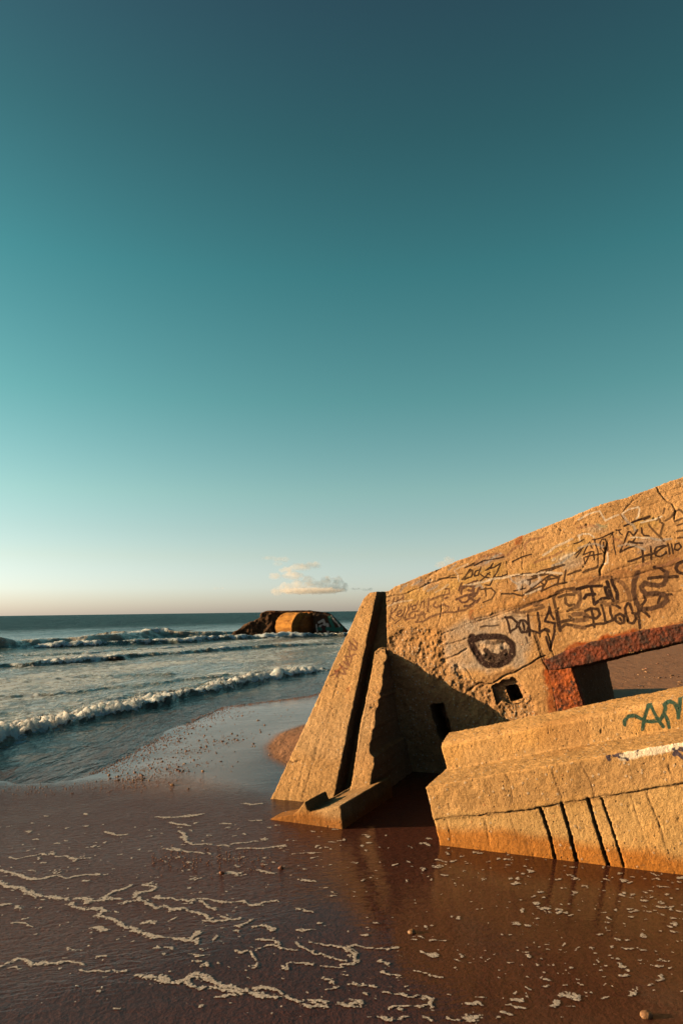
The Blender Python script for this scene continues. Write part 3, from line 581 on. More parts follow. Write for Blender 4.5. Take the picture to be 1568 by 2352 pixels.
bj = [(PLB(T3, [(60, 952), (130, 945), (450, 912), (750, 872), (1180, 803), (1568, 728), (2300, 560)]), .006, .012),
      (PLB(T3, [(570, 890), (600, 1000), (625, 1120)]), .005, .006), (PLB(T3, [(420, 930), (455, 1100)]), .005, .010), (PLB(T3, [(210, 950), (240, 1080)]), .005, .010),
      (PLB(T3, [(540, 685), (570, 740), (580, 900)]), .005, .006), (PLB(T3, [(820, 650), (850, 740), (870, 850)]), .005, .007), (PLB(T3, [(980, 610), (1040, 720), (1060, 810)]), .005, .007),
      (PLB(T3, [(1360, 790), (1410, 930), (1440, 1010), (1520, 1260)]), .006, .012), (PLB(T3, [(1260, 800), (1330, 1000), (1420, 1240)]), .005, .008), (PLB(T3, [(1480, 620), (1510, 720), (1540, 750)]), .006, .012),
      (PLS(T3, [(1090, 290), (1100, 370), (1095, 440)]), .005, .012), (PLS(T3, [(800, 370), (800, 440)]), .004, .008)]
btide = None
brough = [(PLB(T3, [(60, 740), (400, 690), (800, 640), (1130, 580), (1568, 480), (1568, 640), (1100, 740), (700, 840), (100, 930)]), .05, .40)]
GRN = (.035, .085, .065); WHT = (.80, .76, .64); NAV = (.06, .05, .075)
bs = []
def sb(T, w, k, P, *ls, col=GRN, op=.9):
    for l in ls: bs.append((P(T, l), .5*w*k, col, op, (-1, .2) if P is PLB else (.2, 9)))
kd = .19133/1.5944*5.2/FOC
sb(TD, 62, kd, PLS, [(450, 800), (440, 720), (520, 640), (640, 625), (720, 680), (800, 715)], [(785, 900), (800, 700), (860, 540), (910, 390), (940, 390)], [(920, 400), (1000, 560), (1090, 730), (1170, 840)], [(830, 730), (930, 750), (1090, 725)], [(1100, 720), (1200, 600), (1230, 470), (1215, 400), (1300, 350), (1390, 400), (1450, 560), (1470, 680)], [(1220, 620), (1270, 760), (1290, 860)], [(1470, 600), (1490, 420), (1510, 280), (1560, 250), (1640, 300), (1700, 430), (1730, 560)])
kb = .19133/1.5944*5.0/FOC
sb(TD, 150, kb, PLB, [(420, 1410), (600, 1370), (800, 1310), (1000, 1290), (1200, 1240), (1400, 1190), (1700, 1110), (2100, 1010)], col=WHT, op=.85)
sb(TD, 62, kb, PLB, [(120, 1400), (150, 1470)], [(120, 1390), (190, 1380)], [(250, 1400), (310, 1360)], [(400, 1330), (400, 1400), (500, 1480)], [(340, 1420), (440, 1450)], [(700, 1290), (690, 1370)], [(1200, 1180), (1230, 1240)], [(1390, 1260), (1450, 1290), (1400, 1370)], [(1450, 1320), (1568, 1430)], [(1500, 1250), (1600, 1300), (1700, 1290)], col=NAV, op=.9)
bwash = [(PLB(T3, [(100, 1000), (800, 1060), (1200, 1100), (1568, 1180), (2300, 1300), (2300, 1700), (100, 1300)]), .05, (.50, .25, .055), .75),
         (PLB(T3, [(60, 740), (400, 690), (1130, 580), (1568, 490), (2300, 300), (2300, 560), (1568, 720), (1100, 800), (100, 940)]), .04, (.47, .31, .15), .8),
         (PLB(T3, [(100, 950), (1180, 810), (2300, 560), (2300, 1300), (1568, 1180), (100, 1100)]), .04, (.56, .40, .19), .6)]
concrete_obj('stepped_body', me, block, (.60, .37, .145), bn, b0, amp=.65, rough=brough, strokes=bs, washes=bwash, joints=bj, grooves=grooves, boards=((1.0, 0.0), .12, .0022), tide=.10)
#@@GROUND
# ================================================================== beach and sea
SEA_Z = -.07
shore_px = [(-1500, 1850), (-600, 1812), (0, 1792), (100, 1790), (160, 1788), (216, 1778), (280, 1748), (332, 1720), (380, 1692), (460, 1648), (520, 1624), (627, 1610), (720, 1598), (790, 1572), (860, 1530), (950, 1492), (1080, 1462), (1300, 1440), (1700, 1424)]
shore = [tuple(pg(x, y, SEA_Z)[:2]) for x, y in shore_px]
shore = [(shore[0][0]-300, shore[0][1]-150)]+shore
dirf = np.array(shore[-1])-np.array(shore[-2]); dirf = dirf/np.linalg.norm(dirf); shore.append(tuple(np.array(shore[-1])+dirf*6000))
def shore_s(P):      # + on land, - out at sea
    d, sd, _ = seg_dist(P, shore); return -d*sd
def beach_h(P):
    s_ = shore_s(P); p3 = np.stack([P[:, 0], P[:, 1], 0*P[:, 0]], 1)
    h = SEA_Z+np.where(s_ > 0, .07*(1-np.exp(-np.maximum(s_, 0)/1.1)), .06*np.maximum(s_, -60))
    h = h+.006*fbm(p3*.9, 3, 5)*ss(-.5, 1.5, s_)+(.014*fbm(p3*.7, 2, 15)+.005*fbm(p3*4, 3, 16))*ss(-1.2, .0, s_)*ss(2.2, .3, s_)+.10*ss(10, 60, s_)*(1+fbm(p3*.05, 3, 8))
    m = np.exp(-(((P[:, 0]-mound[0])/.50)**2+((P[:, 1]-mound[1])/.9)**2)); h = h+.07*m
    return h
mound = pg(665, 1705)[:2]+np.array([.35, .0])
def persp_grid(y0, y1, ny, x0, x1, nx, off):
    Y = y0*(y1/y0)**np.linspace(0, 1, ny)-off; U = np.linspace(x0, x1, nx)
    X = (Y[:, None]+off)*U[None, :]; YY = np.repeat(Y[:, None], nx, 1)
    i = np.arange(ny*nx).reshape(ny, nx); F = np.stack([i[:-1, :-1], i[:-1, 1:], i[1:, 1:], i[1:, :-1]], -1).reshape(-1, 4)
    return np.stack([X.ravel(), YY.ravel()], 1), F
P, Fq = persp_grid(2.5, 5000, 620, -1.3, 1.3, 460, 1.5)
h = beach_h(P)
me = mesh_np('beach', np.column_stack([P, h]), Fq)
s_ = shore_s(P)
ptA = [tuple(pg(x, y)[:2]) for x, y in [(-700, 1800), (0, 1800), (400, 1790), (640, 1850), (700, 1930), (620, 2050), (300, 2180), (-700, 2380)]]
rip = polyfield(P, ptA, .5)
dampA = [tuple(pg(x, y)[:2]) for x, y in [(612, 1715), (640, 1685), (700, 1662), (780, 1662), (780, 1760), (660, 1760), (622, 1740)]]
dry = polyfield(P, dampA, .10)
dry = np.maximum(dry, ss(4.0, 6.0, P[:, 1])*ss(9., 12., s_)*.9)
behind = [tuple(q) for q in [(1.5, 6.7), (3.0, 6.2), (8, 4.0), (60, 4.0), (90, 400), (10, 400), (3.2, 14), (1.3, 8.0)]]
dry = np.maximum(dry, polyfield(P, behind, .5)*.95)
bot = [tuple(pg(x, y)[:2]) for x, y in [(1100, 2352), (1350, 2330), (1480, 2290), (1580, 2200), (2600, 2100), (2600, 2900), (0, 2900), (300, 2500)]]
damp = polyfield(P, bot, .12)
ptB = [tuple(pg(x, y)[:2]) for x, y in [(250, 1790), (380, 1700), (470, 1650), (560, 1618), (760, 1600), (760, 1680), (600, 1720), (570, 1800), (420, 1815)]]
attr(me, 'drain', polyfield(P, ptB, .45)); attr(me, 'ripple', rip); attr(me, 'dry', dry); attr(me, 'damp', damp)
m, nt, b = newmat('wet_sand'); N = NT(nt); Pn = N.obj()
ripA = N.attr('ripple'); dryA = N.attr('dry'); dampA_ = N.attr('damp')
n1 = N.noise(Pn, 1.3, 5, .6); n2 = N.noise(Pn, 60, 4, .7)
wetc = N.mix(N.mr(n1, .35, .65), (.048, .0115, .005), (.068, .017, .008))
wetc = N.mix(1.0, wetc, N.mix(N.mr(n2, .3, .7), (.85, .85, .85), (1.15, 1.15, 1.15)), 'MULTIPLY')
wetc = N.mix(ripA, wetc, (.074, .024, .016))
dryc = N.mix(N.mr(n1, .35, .65), (.30, .15, .075), (.36, .19, .10))
wetc = N.mix(N.attr('drain'), wetc, (.20, .115, .085)); c = N.mix(dryA, N.mix(dampA_, wetc, (.075, .025, .013)), dryc)
# darker grit streaks in the sand
nt.links.new(c, b.inputs['Base Color'])
b.inputs['Roughness'].default_value = .75; b.inputs['Specular IOR Level'].default_value = .2
coat = N.math('SUBTRACT', N.mr(ripA, 0, 1, .80, .50), dryA, True); nt.links.new(coat, b.inputs['Coat Weight']); b.inputs['Coat IOR'].default_value = 1.33
nt.links.new(N.mr(N.math('ADD', N.math('MULTIPLY', ripA, .7), N.math('MULTIPLY', dampA_, .9)), 0, 1, .05, .16), b.inputs['Coat Roughness'])
rm_ = N.mapping(Pn, (1.0, 1.0, 1.0), (0, 0, R_(-18))); rr = N.mapping(rm_, (11.0, 30.0, 1.0))
rh = N.noise(rr, 1.0, 4, .6, .8)
r2 = N.noise(N.mapping(Pn, (2.0, 6.0, 1), (0, 0, R_(-15))), 1.0, 4, .6, .5)
hh = N.math('ADD', N.math('MULTIPLY', rh, N.mr(ripA, 0, 1, .04, 1.0)), N.math('MULTIPLY', r2, .10))
bw = N.bump(hh, 1.0, .026)
grain = N.math('ADD', N.math('MULTIPLY', n2, .4), N.noise(Pn, 22, 4, .7))
bg_ = N.bump(grain, 1.0, .010)
lump = N.bump(N.math('ADD', N.noise(N.mapping(Pn, (1, .45, 1)), 4.5, 6, .7), N.math('MULTIPLY', grain, .15)), 1.0, .05)
mixn = N.n('ShaderNodeMix', data_type='VECTOR'); nt.links.new(dryA, mixn.inputs[0]); nt.links.new(bg_, mixn.inputs[4]); nt.links.new(lump, mixn.inputs[5])
nt.links.new(mixn.outputs[1], b.inputs['Normal']); nt.links.new(bw, b.inputs['Coat Normal'])
beach = tag(link('beach', me, m), 'wet brown sand beach with a thin film of water', None, None, 'structure')

# ---- sea
P, Fq = persp_grid(5.5, 9000, 1500, -1.25, .75, 640, 1.5)
s_ = shore_s(P); keep = s_ < .35
kf = keep[Fq].any(1); Fq = Fq[kf]; used = np.unique(Fq); rm2 = -np.ones(len(P), int); rm2[used] = np.arange(len(used)); Fq = rm2[Fq]; P = P[used]; s_ = s_[used]
p3 = np.stack([P[:, 0], P[:, 1], 0*P[:, 0]], 1); n = len(P)
dist = np.hypot(P[:, 0], P[:, 1])
off = -s_
# swell running ashore, growing with depth
cross = np.array([.93, -.36]); cx = P@cross; al = P@np.array([.36, .93])
w3 = lambda fx, fy, o, s_: fbm(np.stack([cx*fx, al*fy, 0*cx], 1), o, s_)
h = .018*w3(1.6, .5, 3, 1)*ss(.3, 3, off)+.035*w3(.55, .16, 3, 11)*ss(2, 10, off)+.16*w3(.16, .05, 3, 21)*ss(14, 40, off)+.28*w3(.06, .02, 3, 25)*ss(40, 90, off)
h += .010*w3(4, 1.4, 3, 31)*ss(.2, 1.5, off)
foam = np.zeros(n); murk = ss(22, 6, off)*.25
def roller(px, A, wf, wb, foamk, trail, seed, jit=.15, broken=1.0, murky=0, ztop=None):
    global h, foam, murk
    pts = [tuple(pg(x, y, SEA_Z)[:2]) for x, y in T4(px)]
    pts = [tuple(2*np.array(pts[0])-np.array(pts[1]))]+pts
    d, sd, t = seg_dist(P, pts, R=trail*1.5+wb*4+1)
    sg = d*(-sd)                                # + towards the shore
    m = d < trail*1.5+wb*4+.9
    sg = np.where(m, sg, 99.)
    sg = sg+jit*fbm(p3*(.55/max(jit, .15)**.5), 4, seed)*1.4+jit*.5*fbm(p3*3.1, 3, seed+4)
    tn = fbm(np.stack([t*.35, 0*t, 0*t], 1), 3, seed+7); Am = A*(.85+.45*tn)
    prof = np.where(sg > 0, np.exp(-(sg/wf)**2), np.exp(-(np.abs(sg)/wb)**1.5))
    end = ss(0, 1.5, t)
    prof = np.where(m, prof, 0)*ss(.1, .8, off)
    h = np.maximum(h, h*(1-prof)+Am*prof)
    fq_ = 5.0 if A < .3 else 2.2; lumps = 1.5*fbm(p3*fq_, 5, seed+9, .72)+.5*(1-2.6*np.abs(fbm(p3*fq_*1.9, 2, seed+19)))-.1
    fb = np.where(sg > 0, np.exp(-(sg/(wf*1.15))**4), np.exp(-(np.abs(sg)/(wb*1.7))**3))*foamk
    fb = np.where(m, fb, 0)*np.clip(broken+tn*1.3, 0, 1)
    h = h+np.clip(fb, 0, 1)*(lumps-.1)*(.75*A if A < .3 else .13)
    tr = np.where(sg < 0, np.exp(-np.abs(sg)/trail), 0)*np.where(m, 1, 0)*.55*foamk
    foam = np.maximum(foam, np.maximum(fb, tr)); murk = np.maximum(murk, murky*prof)
roller([(-500, 1080), (-150, 960), (0, 893), (150, 848), (330, 803), (480, 772), (640, 737), (760, 716), (900, 682), (1000, 652), (1150, 617), (1250, 600), (1400, 560), (1568, 525), (1800, 490)], .17, .10, .55, 1.3, 2.6, 100, .16)
roller([(-300, 470), (0, 462), (200, 455), (400, 436), (640, 420), (760, 402), (1000, 390), (1150, 376), (1568, 345), (1900, 330)], .16, .18, .7, .95, 1.8, 200, .35, .55)
roller([(600, 335), (800, 327), (1000, 321), (1300, 302), (1568, 292), (2000, 280)], .32, .35, 1.2, 1.2, 2.0, 300, .5, .8)
roller([(-600, 372), (-300, 362), (0, 352), (150, 343), (300, 334), (500, 327), (650, 315), (900, 285), (1050, 280)], .55, .8, 2.2, .8, 1.2, 400, .5, .30, 1.0)
roller([(1000, 285), (1300, 278), (1500, 270)], .45, .7, 1.8, .6, 1.2, 500, .5, .3, .8)
roller([(-300, 560), (100, 545), (500, 520), (900, 500)], .05, .2, .8, .5, 2.5, 600, .4, .3)
roller([(-300, 640), (0, 632), (300, 612), (600, 580), (900, 550), (1200, 520), (1568, 480)], .045, .10, .45, .8, 1.0, 700, .5, .5)
roller([(-300, 760), (0, 745), (300, 712), (600, 660), (800, 625)], .05, .10, .5, .85, 1.0, 720, .5, .5)
roller([(0, 400), (400, 385), (700, 365), (1000, 345)], .07, .2, .8, .8, 1.6, 740, .7, .4)
# patchy foam carried between the rollers
zone = ss(.4, 2.5, off)*ss(30, 12, off)
patch = (.41+.25*ss(-.3, .4, fbm(np.stack([cx*.5, al*.22, 0*cx], 1), 4, 77)))*zone
foam = np.maximum(foam, patch)
foam = np.maximum(foam, .22*ss(1.2, 0, off)*0)
h = h*ss(-.3, .5, off)
me = mesh_np('sea', np.column_stack([P, SEA_Z+h]), Fq)
attr(me, 'foam', np.clip(foam, 0, 1.3)); attr(me, 'murk', np.clip(murk, 0, 1)); attr(me, 'shallow', ss(3.0, .1, off)); attr(me, 'far', ss(15, 70, off))
m, nt, b = newmat('sea_water'); N = NT(nt); Pn = N.obj()
fo = N.attr('foam'); mu = N.attr('murk'); sh = N.attr('shallow'); fa = N.attr('far')
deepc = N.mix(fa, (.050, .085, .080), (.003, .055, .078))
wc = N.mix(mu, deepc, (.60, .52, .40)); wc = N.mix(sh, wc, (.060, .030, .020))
f1 = N.noise(N.mapping(Pn, (5.5, 2.4, 4), (0, 0, R_(21))), 1.0, 8, .75, .6); f2 = N.voro(N.mapping(Pn, (5, 3.2, 5), (0, 0, R_(21))), 1.0, 'SMOOTH_F1')
f3 = N.noise(N.mapping(Pn, (17, 7, 9), (0, 0, R_(21))), 1.0, 5, .7); ff = N.math('ADD', N.math('MULTIPLY', f1, .55), N.math('ADD', N.math('MULTIPLY', f2, .2), N.math('MULTIPLY', f3, .38)))
ff = N.math('ADD', N.math('MULTIPLY', N.math('SUBTRACT', ff, .52), 2.0), .52); fm = N.mr(N.math('SUBTRACT', N.math('MULTIPLY', fo, .95), ff), -.10, .06, 0, 1, True)
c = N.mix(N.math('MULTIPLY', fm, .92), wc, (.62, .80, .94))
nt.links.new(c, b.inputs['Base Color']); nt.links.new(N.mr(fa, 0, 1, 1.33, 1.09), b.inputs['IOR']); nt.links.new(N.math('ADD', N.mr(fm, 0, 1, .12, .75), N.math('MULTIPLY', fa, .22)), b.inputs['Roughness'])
nt.links.new(N.math('MAXIMUM', N.math('MULTIPLY', fm, 1.0), N.math('MULTIPLY', N.mr(mu, .62, 1, 0, 1), .8)), b.inputs['Subsurface Weight']); b.inputs['Subsurface Radius'].default_value = (1, .95, .9); b.inputs['Subsurface Scale'].default_value = .40; nt.links.new(N.math('MULTIPLY', N.mr(fa, 0, 1, .5, .28), N.mr(sh, .4, 1, 1, .55)), b.inputs['Specular IOR Level']); b.inputs['IOR'].default_value = 1.33
rA = N.noise(N.mapping(Pn, (9, 3.2, 9), (0, 0, R_(21))), 1.0, 5, .6, .4)
rB = N.noise(N.mapping(Pn, (1.7, .5, 2), (0, 0, R_(21))), 1.0, 5, .6, .4)
rC = N.noise(N.mapping(Pn, (.35, .10, 1), (0, 0, R_(21))), 1.0, 6, .65, .3)
b1_ = N.bump(rA, 1.0, .05); x = N.n('ShaderNodeBump'); nt.links.new(rB, x.inputs['Height']); x.inputs['Distance'].default_value = .40; nt.links.new(b1_, x.inputs['Normal']); nt.links.new(N.mr(sh, 0, 1, 1, .5), x.inputs['Strength'])
y_ = N.n('ShaderNodeBump'); nt.links.new(rC, y_.inputs['Height']); y_.inputs['Distance'].default_value = 9; nt.links.new(fa, y_.inputs['Strength']); nt.links.new(x.outputs[0], y_.inputs['Normal'])
z_ = N.n('ShaderNodeBump'); nt.links.new(N.math('MULTIPLY', fm, N.noise(Pn, 10, 6, .75)), z_.inputs['Height']); z_.inputs['Distance'].default_value = .16; nt.links.new(y_.outputs[0], z_.inputs['Normal'])
nt.links.new(z_.outputs[0], b.inputs['Normal'])
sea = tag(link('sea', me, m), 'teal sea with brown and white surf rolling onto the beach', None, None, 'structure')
#@@FOAM
# ================================================================== foam left on the sand
XR, YR, RES = (-3.6, 3.4), (2.2, 6.9), .0055
nx, ny = int((XR[1]-XR[0])/RES), int((YR[1]-YR[0])/RES)
gx = XR[0]+np.arange(nx)*RES; gy = YR[0]+np.arange(ny)*RES
FLD = np.zeros((ny, nx), np.float32)
def foam_line(T, pts, w):
    q = [pg(x, y)[:2] for x, y in T(pts)]
    if len(q) == 1: q = [q[0]-[.004, 0], q[0]+[.004, 0]]
    r = [w*.5*.5*(a[1]**2)/(FOC*CAM_H)*1.10 for a in q]
    Q = []; RR = []; n_ = len(q)
    for k in range(n_-1):
        p0, p1, p2, p3_ = q[max(k-1, 0)], q[k], q[k+1], q[min(k+2, n_-1)]
        m = max(1, int(np.linalg.norm(p2-p1)/.03))
        for i in range(m):
            t = i/m; Q.append(.5*(2*p1+(p2-p0)*t+(2*p0-5*p1+4*p2-p3_)*t*t+(3*p1-p0-3*p2+p3_)*t**3)); RR.append((r[k]+(r[k+1]-r[k])*t)*RNG.uniform(.75, 1.2))
    Q.append(q[-1]); RR.append(r[-1])
    for a, b_, ra, rb in zip(Q[:-1], Q[1:], RR[:-1], RR[1:]):
        m = max(ra, rb)*1.3
        i0, i1 = np.searchsorted(gx, [min(a[0], b_[0])-m, max(a[0], b_[0])+m]); j0, j1 = np.searchsorted(gy, [min(a[1], b_[1])-m, max(a[1], b_[1])+m])
        if i1 <= i0 or j1 <= j0: continue
        X, Y = np.meshgrid(gx[i0:i1], gy[j0:j1]); ab = b_-a
        t = np.clip(((X-a[0])*ab[0]+(Y-a[1])*ab[1])/(ab@ab+1e-9), 0, 1); d = np.hypot(X-a[0]-t*ab[0], Y-a[1]-t*ab[1])
        FLD[j0:j1, i0:i1] = np.maximum(FLD[j0:j1, i0:i1], 1-d/(ra+(rb-ra)*t)*.75)
for w, ls in [
    (10, [[(-150, 390), (0, 415), (40, 425), (120, 440), (160, 457), (200, 455), (240, 440), (280, 437)]]), (8, [[(290, 445), (320, 455), (380, 440), (465, 435)]]),
    (6, [[(40, 360), (80, 368), (140, 352), (210, 343), (250, 342)], [(270, 350), (320, 352), (350, 362), (405, 358)]]),
    (13, [[(-150, 450), (0, 480), (60, 497), (150, 512), (200, 535), (250, 540), (310, 545)]]), (6, [[(150, 512), (165, 548)]]),
    (10, [[(350, 545), (420, 552), (480, 548), (510, 525), (560, 510), (600, 490)], [(480, 548), (550, 548)], [(620, 525), (640, 545), (650, 560)], [(620, 525), (680, 515), (700, 500), (660, 490), (700, 480)]]),
    (11, [[(555, 568), (600, 555), (650, 560), (690, 572), (720, 595), (770, 580), (830, 600), (880, 618), (920, 620), (950, 625), (975, 640)]]),
    (10, [[(705, 545), (760, 540), (830, 548), (860, 555), (930, 550), (1020, 557), (1090, 562), (1140, 572), (1180, 575), (1225, 568), (1280, 570)], [(920, 560), (960, 580), (990, 600)]]),
    (13, [[(325, 570), (370, 585), (430, 592), (480, 600), (450, 625), (500, 640), (560, 665), (610, 685), (650, 710), (720, 735), (800, 740), (880, 740), (920, 745)], [(880, 740), (915, 705)]]),
    (8, [[(935, 650), (1000, 652), (1040, 645), (1090, 635)], [(1010, 622), (1050, 635)], [(1150, 685), (1200, 678), (1265, 692)]]), (13, [[(1085, 675), (1110, 665), (1150, 648)]]),
    (14, [[(-150, 880), (0, 860), (40, 845), (60, 830), (110, 833), (180, 843), (230, 838), (260, 855), (320, 850), (380, 860)]]), (9, [[(30, 875), (110, 862)]]),
    (12, [[(400, 875), (440, 880), (490, 875), (540, 882), (585, 890)]]), (24, [[(630, 912), (655, 910)], [(680, 922), (700, 922)]]), (32, [[(740, 925), (775, 925)]]),
    (22, [[(815, 935), (860, 925), (900, 900), (950, 905), (1000, 930), (1040, 945), (1100, 965), (1180, 985), (1240, 1010)], [(900, 900), (880, 930), (920, 960), (940, 960)], [(1000, 965), (1050, 975), (1100, 980)]]),
    (15, [[(1180, 960), (1240, 965), (1300, 1000), (1380, 1025)], [(1000, 1010), (1070, 1000)], [(1400, 1040), (1510, 1048)]]), (10, [[(1400, 1015), (1500, 1030)]]),
    (10, [[(1090, 790), (1140, 795), (1170, 810), (1195, 840), (1190, 865), (1165, 870)]]), (8, [[(1170, 775), (1200, 785), (1270, 765), (1290, 780), (1360, 792)], [(1180, 740), (1270, 750), (1275, 765)], [(1410, 785), (1450, 800), (1500, 818), (1568, 830)], [(1430, 752), (1500, 768), (1568, 775)]]),
    (12, [[(1355, 760), (1390, 775)]]), (9, [[(1350, 843), (1450, 852)], [(1480, 857), (1568, 862)], [(1295, 855), (1320, 870), (1325, 850)], [(1480, 920), (1530, 945)], [(1475, 960), (1560, 968)]]),
    (6, [[(725, 175), (800, 178), (860, 175), (930, 158)], [(800, 200), (880, 215)], [(900, 305), (980, 300)], [(1010, 308), (1060, 308)], [(1100, 320), (1180, 318), (1300, 305)], [(800, 320), (850, 335), (930, 345)], [(500, 240), (520, 258), (580, 255)], [(1115, 112), (1160, 118), (1200, 112)]]),
    (7, [[(830, 240), (850, 260), (880, 290), (900, 305)]]), (4, [[(1100, 298), (1220, 280)], [(1340, 348), (1480, 338)], [(1000, 360), (1090, 365)], [(740, 325), (820, 330)]]),
    (9, [[(420, 680), (450, 680), (500, 692)], [(320, 775), (350, 783), (395, 785)], [(75, 655), (110, 655), (155, 675)], [(0, 580), (50, 568)], [(880, 800), (930, 808), (970, 803)], [(665, 665), (715, 660)], [(790, 655), (820, 645)], [(945, 855), (965, 872)], [(890, 830), (925, 840)], [(985, 745), (1000, 720)], [(1370, 600), (1435, 602)], [(1200, 425), (1260, 430)], [(1380, 700), (1450, 703)], [(1390, 465), (1445, 472)], [(725, 772), (750, 765), (790, 772)], [(705, 740), (740, 735)], [(465, 810), (500, 812)], [(1070, 430), (1110, 430)]]), (20, [[(70, 590), (80, 600)]])]:
    for l in ls: foam_line(T6, l, w)
for w, ls in [
    (10, [[(0, 770), (30, 780), (100, 772), (180, 778), (245, 787)], [(165, 835), (225, 842)], [(190, 875), (260, 895)], [(60, 957), (120, 955)], [(145, 955), (185, 960)], [(230, 990), (330, 985)], [(205, 1055), (300, 1045)], [(360, 1100), (400, 1120)], [(505, 1108), (550, 1110)], [(760, 1035), (860, 1050)], [(1035, 1040), (1080, 1040)], [(1180, 1005), (1230, 1000)], [(360, 800), (400, 805), (450, 805)], [(420, 745), (490, 742)], [(400, 893), (465, 897)], [(610, 990), (655, 990)], [(1445, 905), (1465, 915), (1440, 930)], [(1410, 960), (1425, 950)]]),
    (15, [[(30, 780), (50, 800), (60, 830), (40, 850), (0, 845)], [(0, 1040), (55, 1045)], [(735, 1082), (775, 1078)], [(970, 1035), (1000, 1005)], [(1000, 972), (1040, 978), (1070, 990), (1100, 1000)], [(1325, 990), (1345, 975)], [(1270, 855), (1290, 875), (1310, 890)], [(1265, 910), (1300, 912)], [(785, 1005), (830, 1005)], [(160, 1095), (205, 1098)], [(240, 1105), (285, 1105)], [(65, 1040), (100, 1040)]]),
    (22, [[(370, 1000), (400, 1010), (395, 1040), (420, 1065)], [(340, 1055), (370, 1055)], [(585, 1105), (620, 1090)], [(580, 1030), (615, 1030)]]),
    (6, [[(1145, 850), (1200, 852)], [(1365, 850), (1400, 855), (1465, 850)], [(1420, 825), (1510, 835)], [(335, 727), (365, 727)], [(90, 715), (135, 717)], [(335, 878), (385, 888)], [(530, 830), (610, 840)], [(780, 478), (820, 477)], [(605, 340), (640, 342)], [(395, 300), (420, 312)], [(430, 408), (455, 410)], [(1450, 490), (1510, 503)], [(1460, 585), (1520, 600)], [(1290, 780), (1340, 785)]])]:
    for l in ls: foam_line(T7, l, w)
for T, (xa, xb), (ya, yb), cnt, wr in [(T7, (0, 1568), (300, 1110), 330, (2.5, 4.5)), (T6, (0, 1568), (200, 1110), 300, (2.0, 4.0)), (T7, (0, 1560), (250, 480), 75, (4, 8)), (T7, (800, 1568), (420, 1000), 150, (5, 10)), (T7, (0, 800), (640, 1110), 60, (5, 11)), (T7, (1300, 1568), (430, 700), 30, (5, 9)),
                                        (T6, (0, 1568), (150, 560), 130, (3, 6)), (T6, (100, 1568), (560, 1100), 90, (5, 9)), (T7, (400, 1300), (300, 440), 25, (4, 7))]:
    for k in range(cnt):
        x, y = RNG.uniform(xa, xb), RNG.uniform(ya, yb)
        if T is T7 and (y < 300+(x-440)*.118+12 and x > 420 or (1200 < x and y > 1010) or (x < 400 and y < 250)): continue
        w = RNG.uniform(*wr); l = RNG.exponential(9 if T is T6 and ya < 200 else 4); foam_line(T, [(x, y), (x+l, y+RNG.normal(0, 2))], w)
X, Y = np.meshgrid(gx, gy); gg = np.stack([X.ravel(), Y.ravel(), 0*X.ravel()], 1)
wx = (.030*fbm(gg*7, 3, 60)+.012*fbm(gg*26, 2, 61))/RES; wy = (.034*fbm(gg*7, 3, 62)+.014*fbm(gg*26, 2, 63))/RES
jx = np.clip(np.round(np.tile(np.arange(nx), ny)+wx*1.2), 0, nx-1).astype(int); jy = np.clip(np.round(np.repeat(np.arange(ny), nx)+wy*1.2), 0, ny-1).astype(int)
FLD = FLD[jy, jx].reshape(ny, nx); G3 = np.stack([X.ravel(), Y.ravel(), 0*X.ravel()], 1)
act = FLD.ravel() > .02
f_ = FLD.ravel().astype(np.float64); nz = np.zeros(len(f_)); nz[act] = fbm(G3[act]*24, 3, 5)
f_ = np.where(act, f_+.22*nz, 0)
mask = f_ > .16
cell = mask.reshape(ny, nx); cm = cell[:-1, :-1] & cell[1:, :-1] & cell[:-1, 1:] & cell[1:, 1:]
idx = np.arange(ny*nx).reshape(ny, nx); jj, ii = np.where(cm)
Fc = np.stack([idx[jj, ii], idx[jj, ii+1], idx[jj+1, ii+1], idx[jj+1, ii]], -1); us_, inv = np.unique(Fc, return_inverse=True); Fc = inv.reshape(-1, 4)
Pq = G3[us_, :2]; hz = beach_h(Pq)+.002+.0014*np.sqrt(np.clip((f_[us_]-.16)/.6, 0, 1))+.0006*vn(G3[us_]*120, 2)
me = mesh_np('foam', np.column_stack([Pq, hz]), Fc); attr(me, 'film', f_[us_])
m, nt, b = newmat('sea_foam'); N = NT(nt); Pn = N.obj()
nt.links.new(N.mix(N.mr(N.voro(Pn, 130), .2, .7), (.74, .69, .63), (.50, .43, .37)), b.inputs['Base Color'])
fth = N.math('ADD', N.attr('film'), N.math('ADD', N.math('MULTIPLY', N.math('SUBTRACT', N.noise(Pn, 55, 5, .75), .5), 1.7), N.math('MULTIPLY', N.math('SUBTRACT', .38, N.voro(Pn, 70)), 1.1)))
nt.links.new(N.mr(fth, .22, .52, 0, .95, True), b.inputs['Alpha']); b.inputs['Roughness'].default_value = .6
b.inputs['Subsurface Weight'].default_value = 0
nt.links.new(N.bump(N.voro(Pn, 110), .6, .0015), b.inputs['Normal'])
tag(link('foam', me, m), 'thin streaks and blobs of sea foam left on the wet sand', 'foam', None, 'stuff')

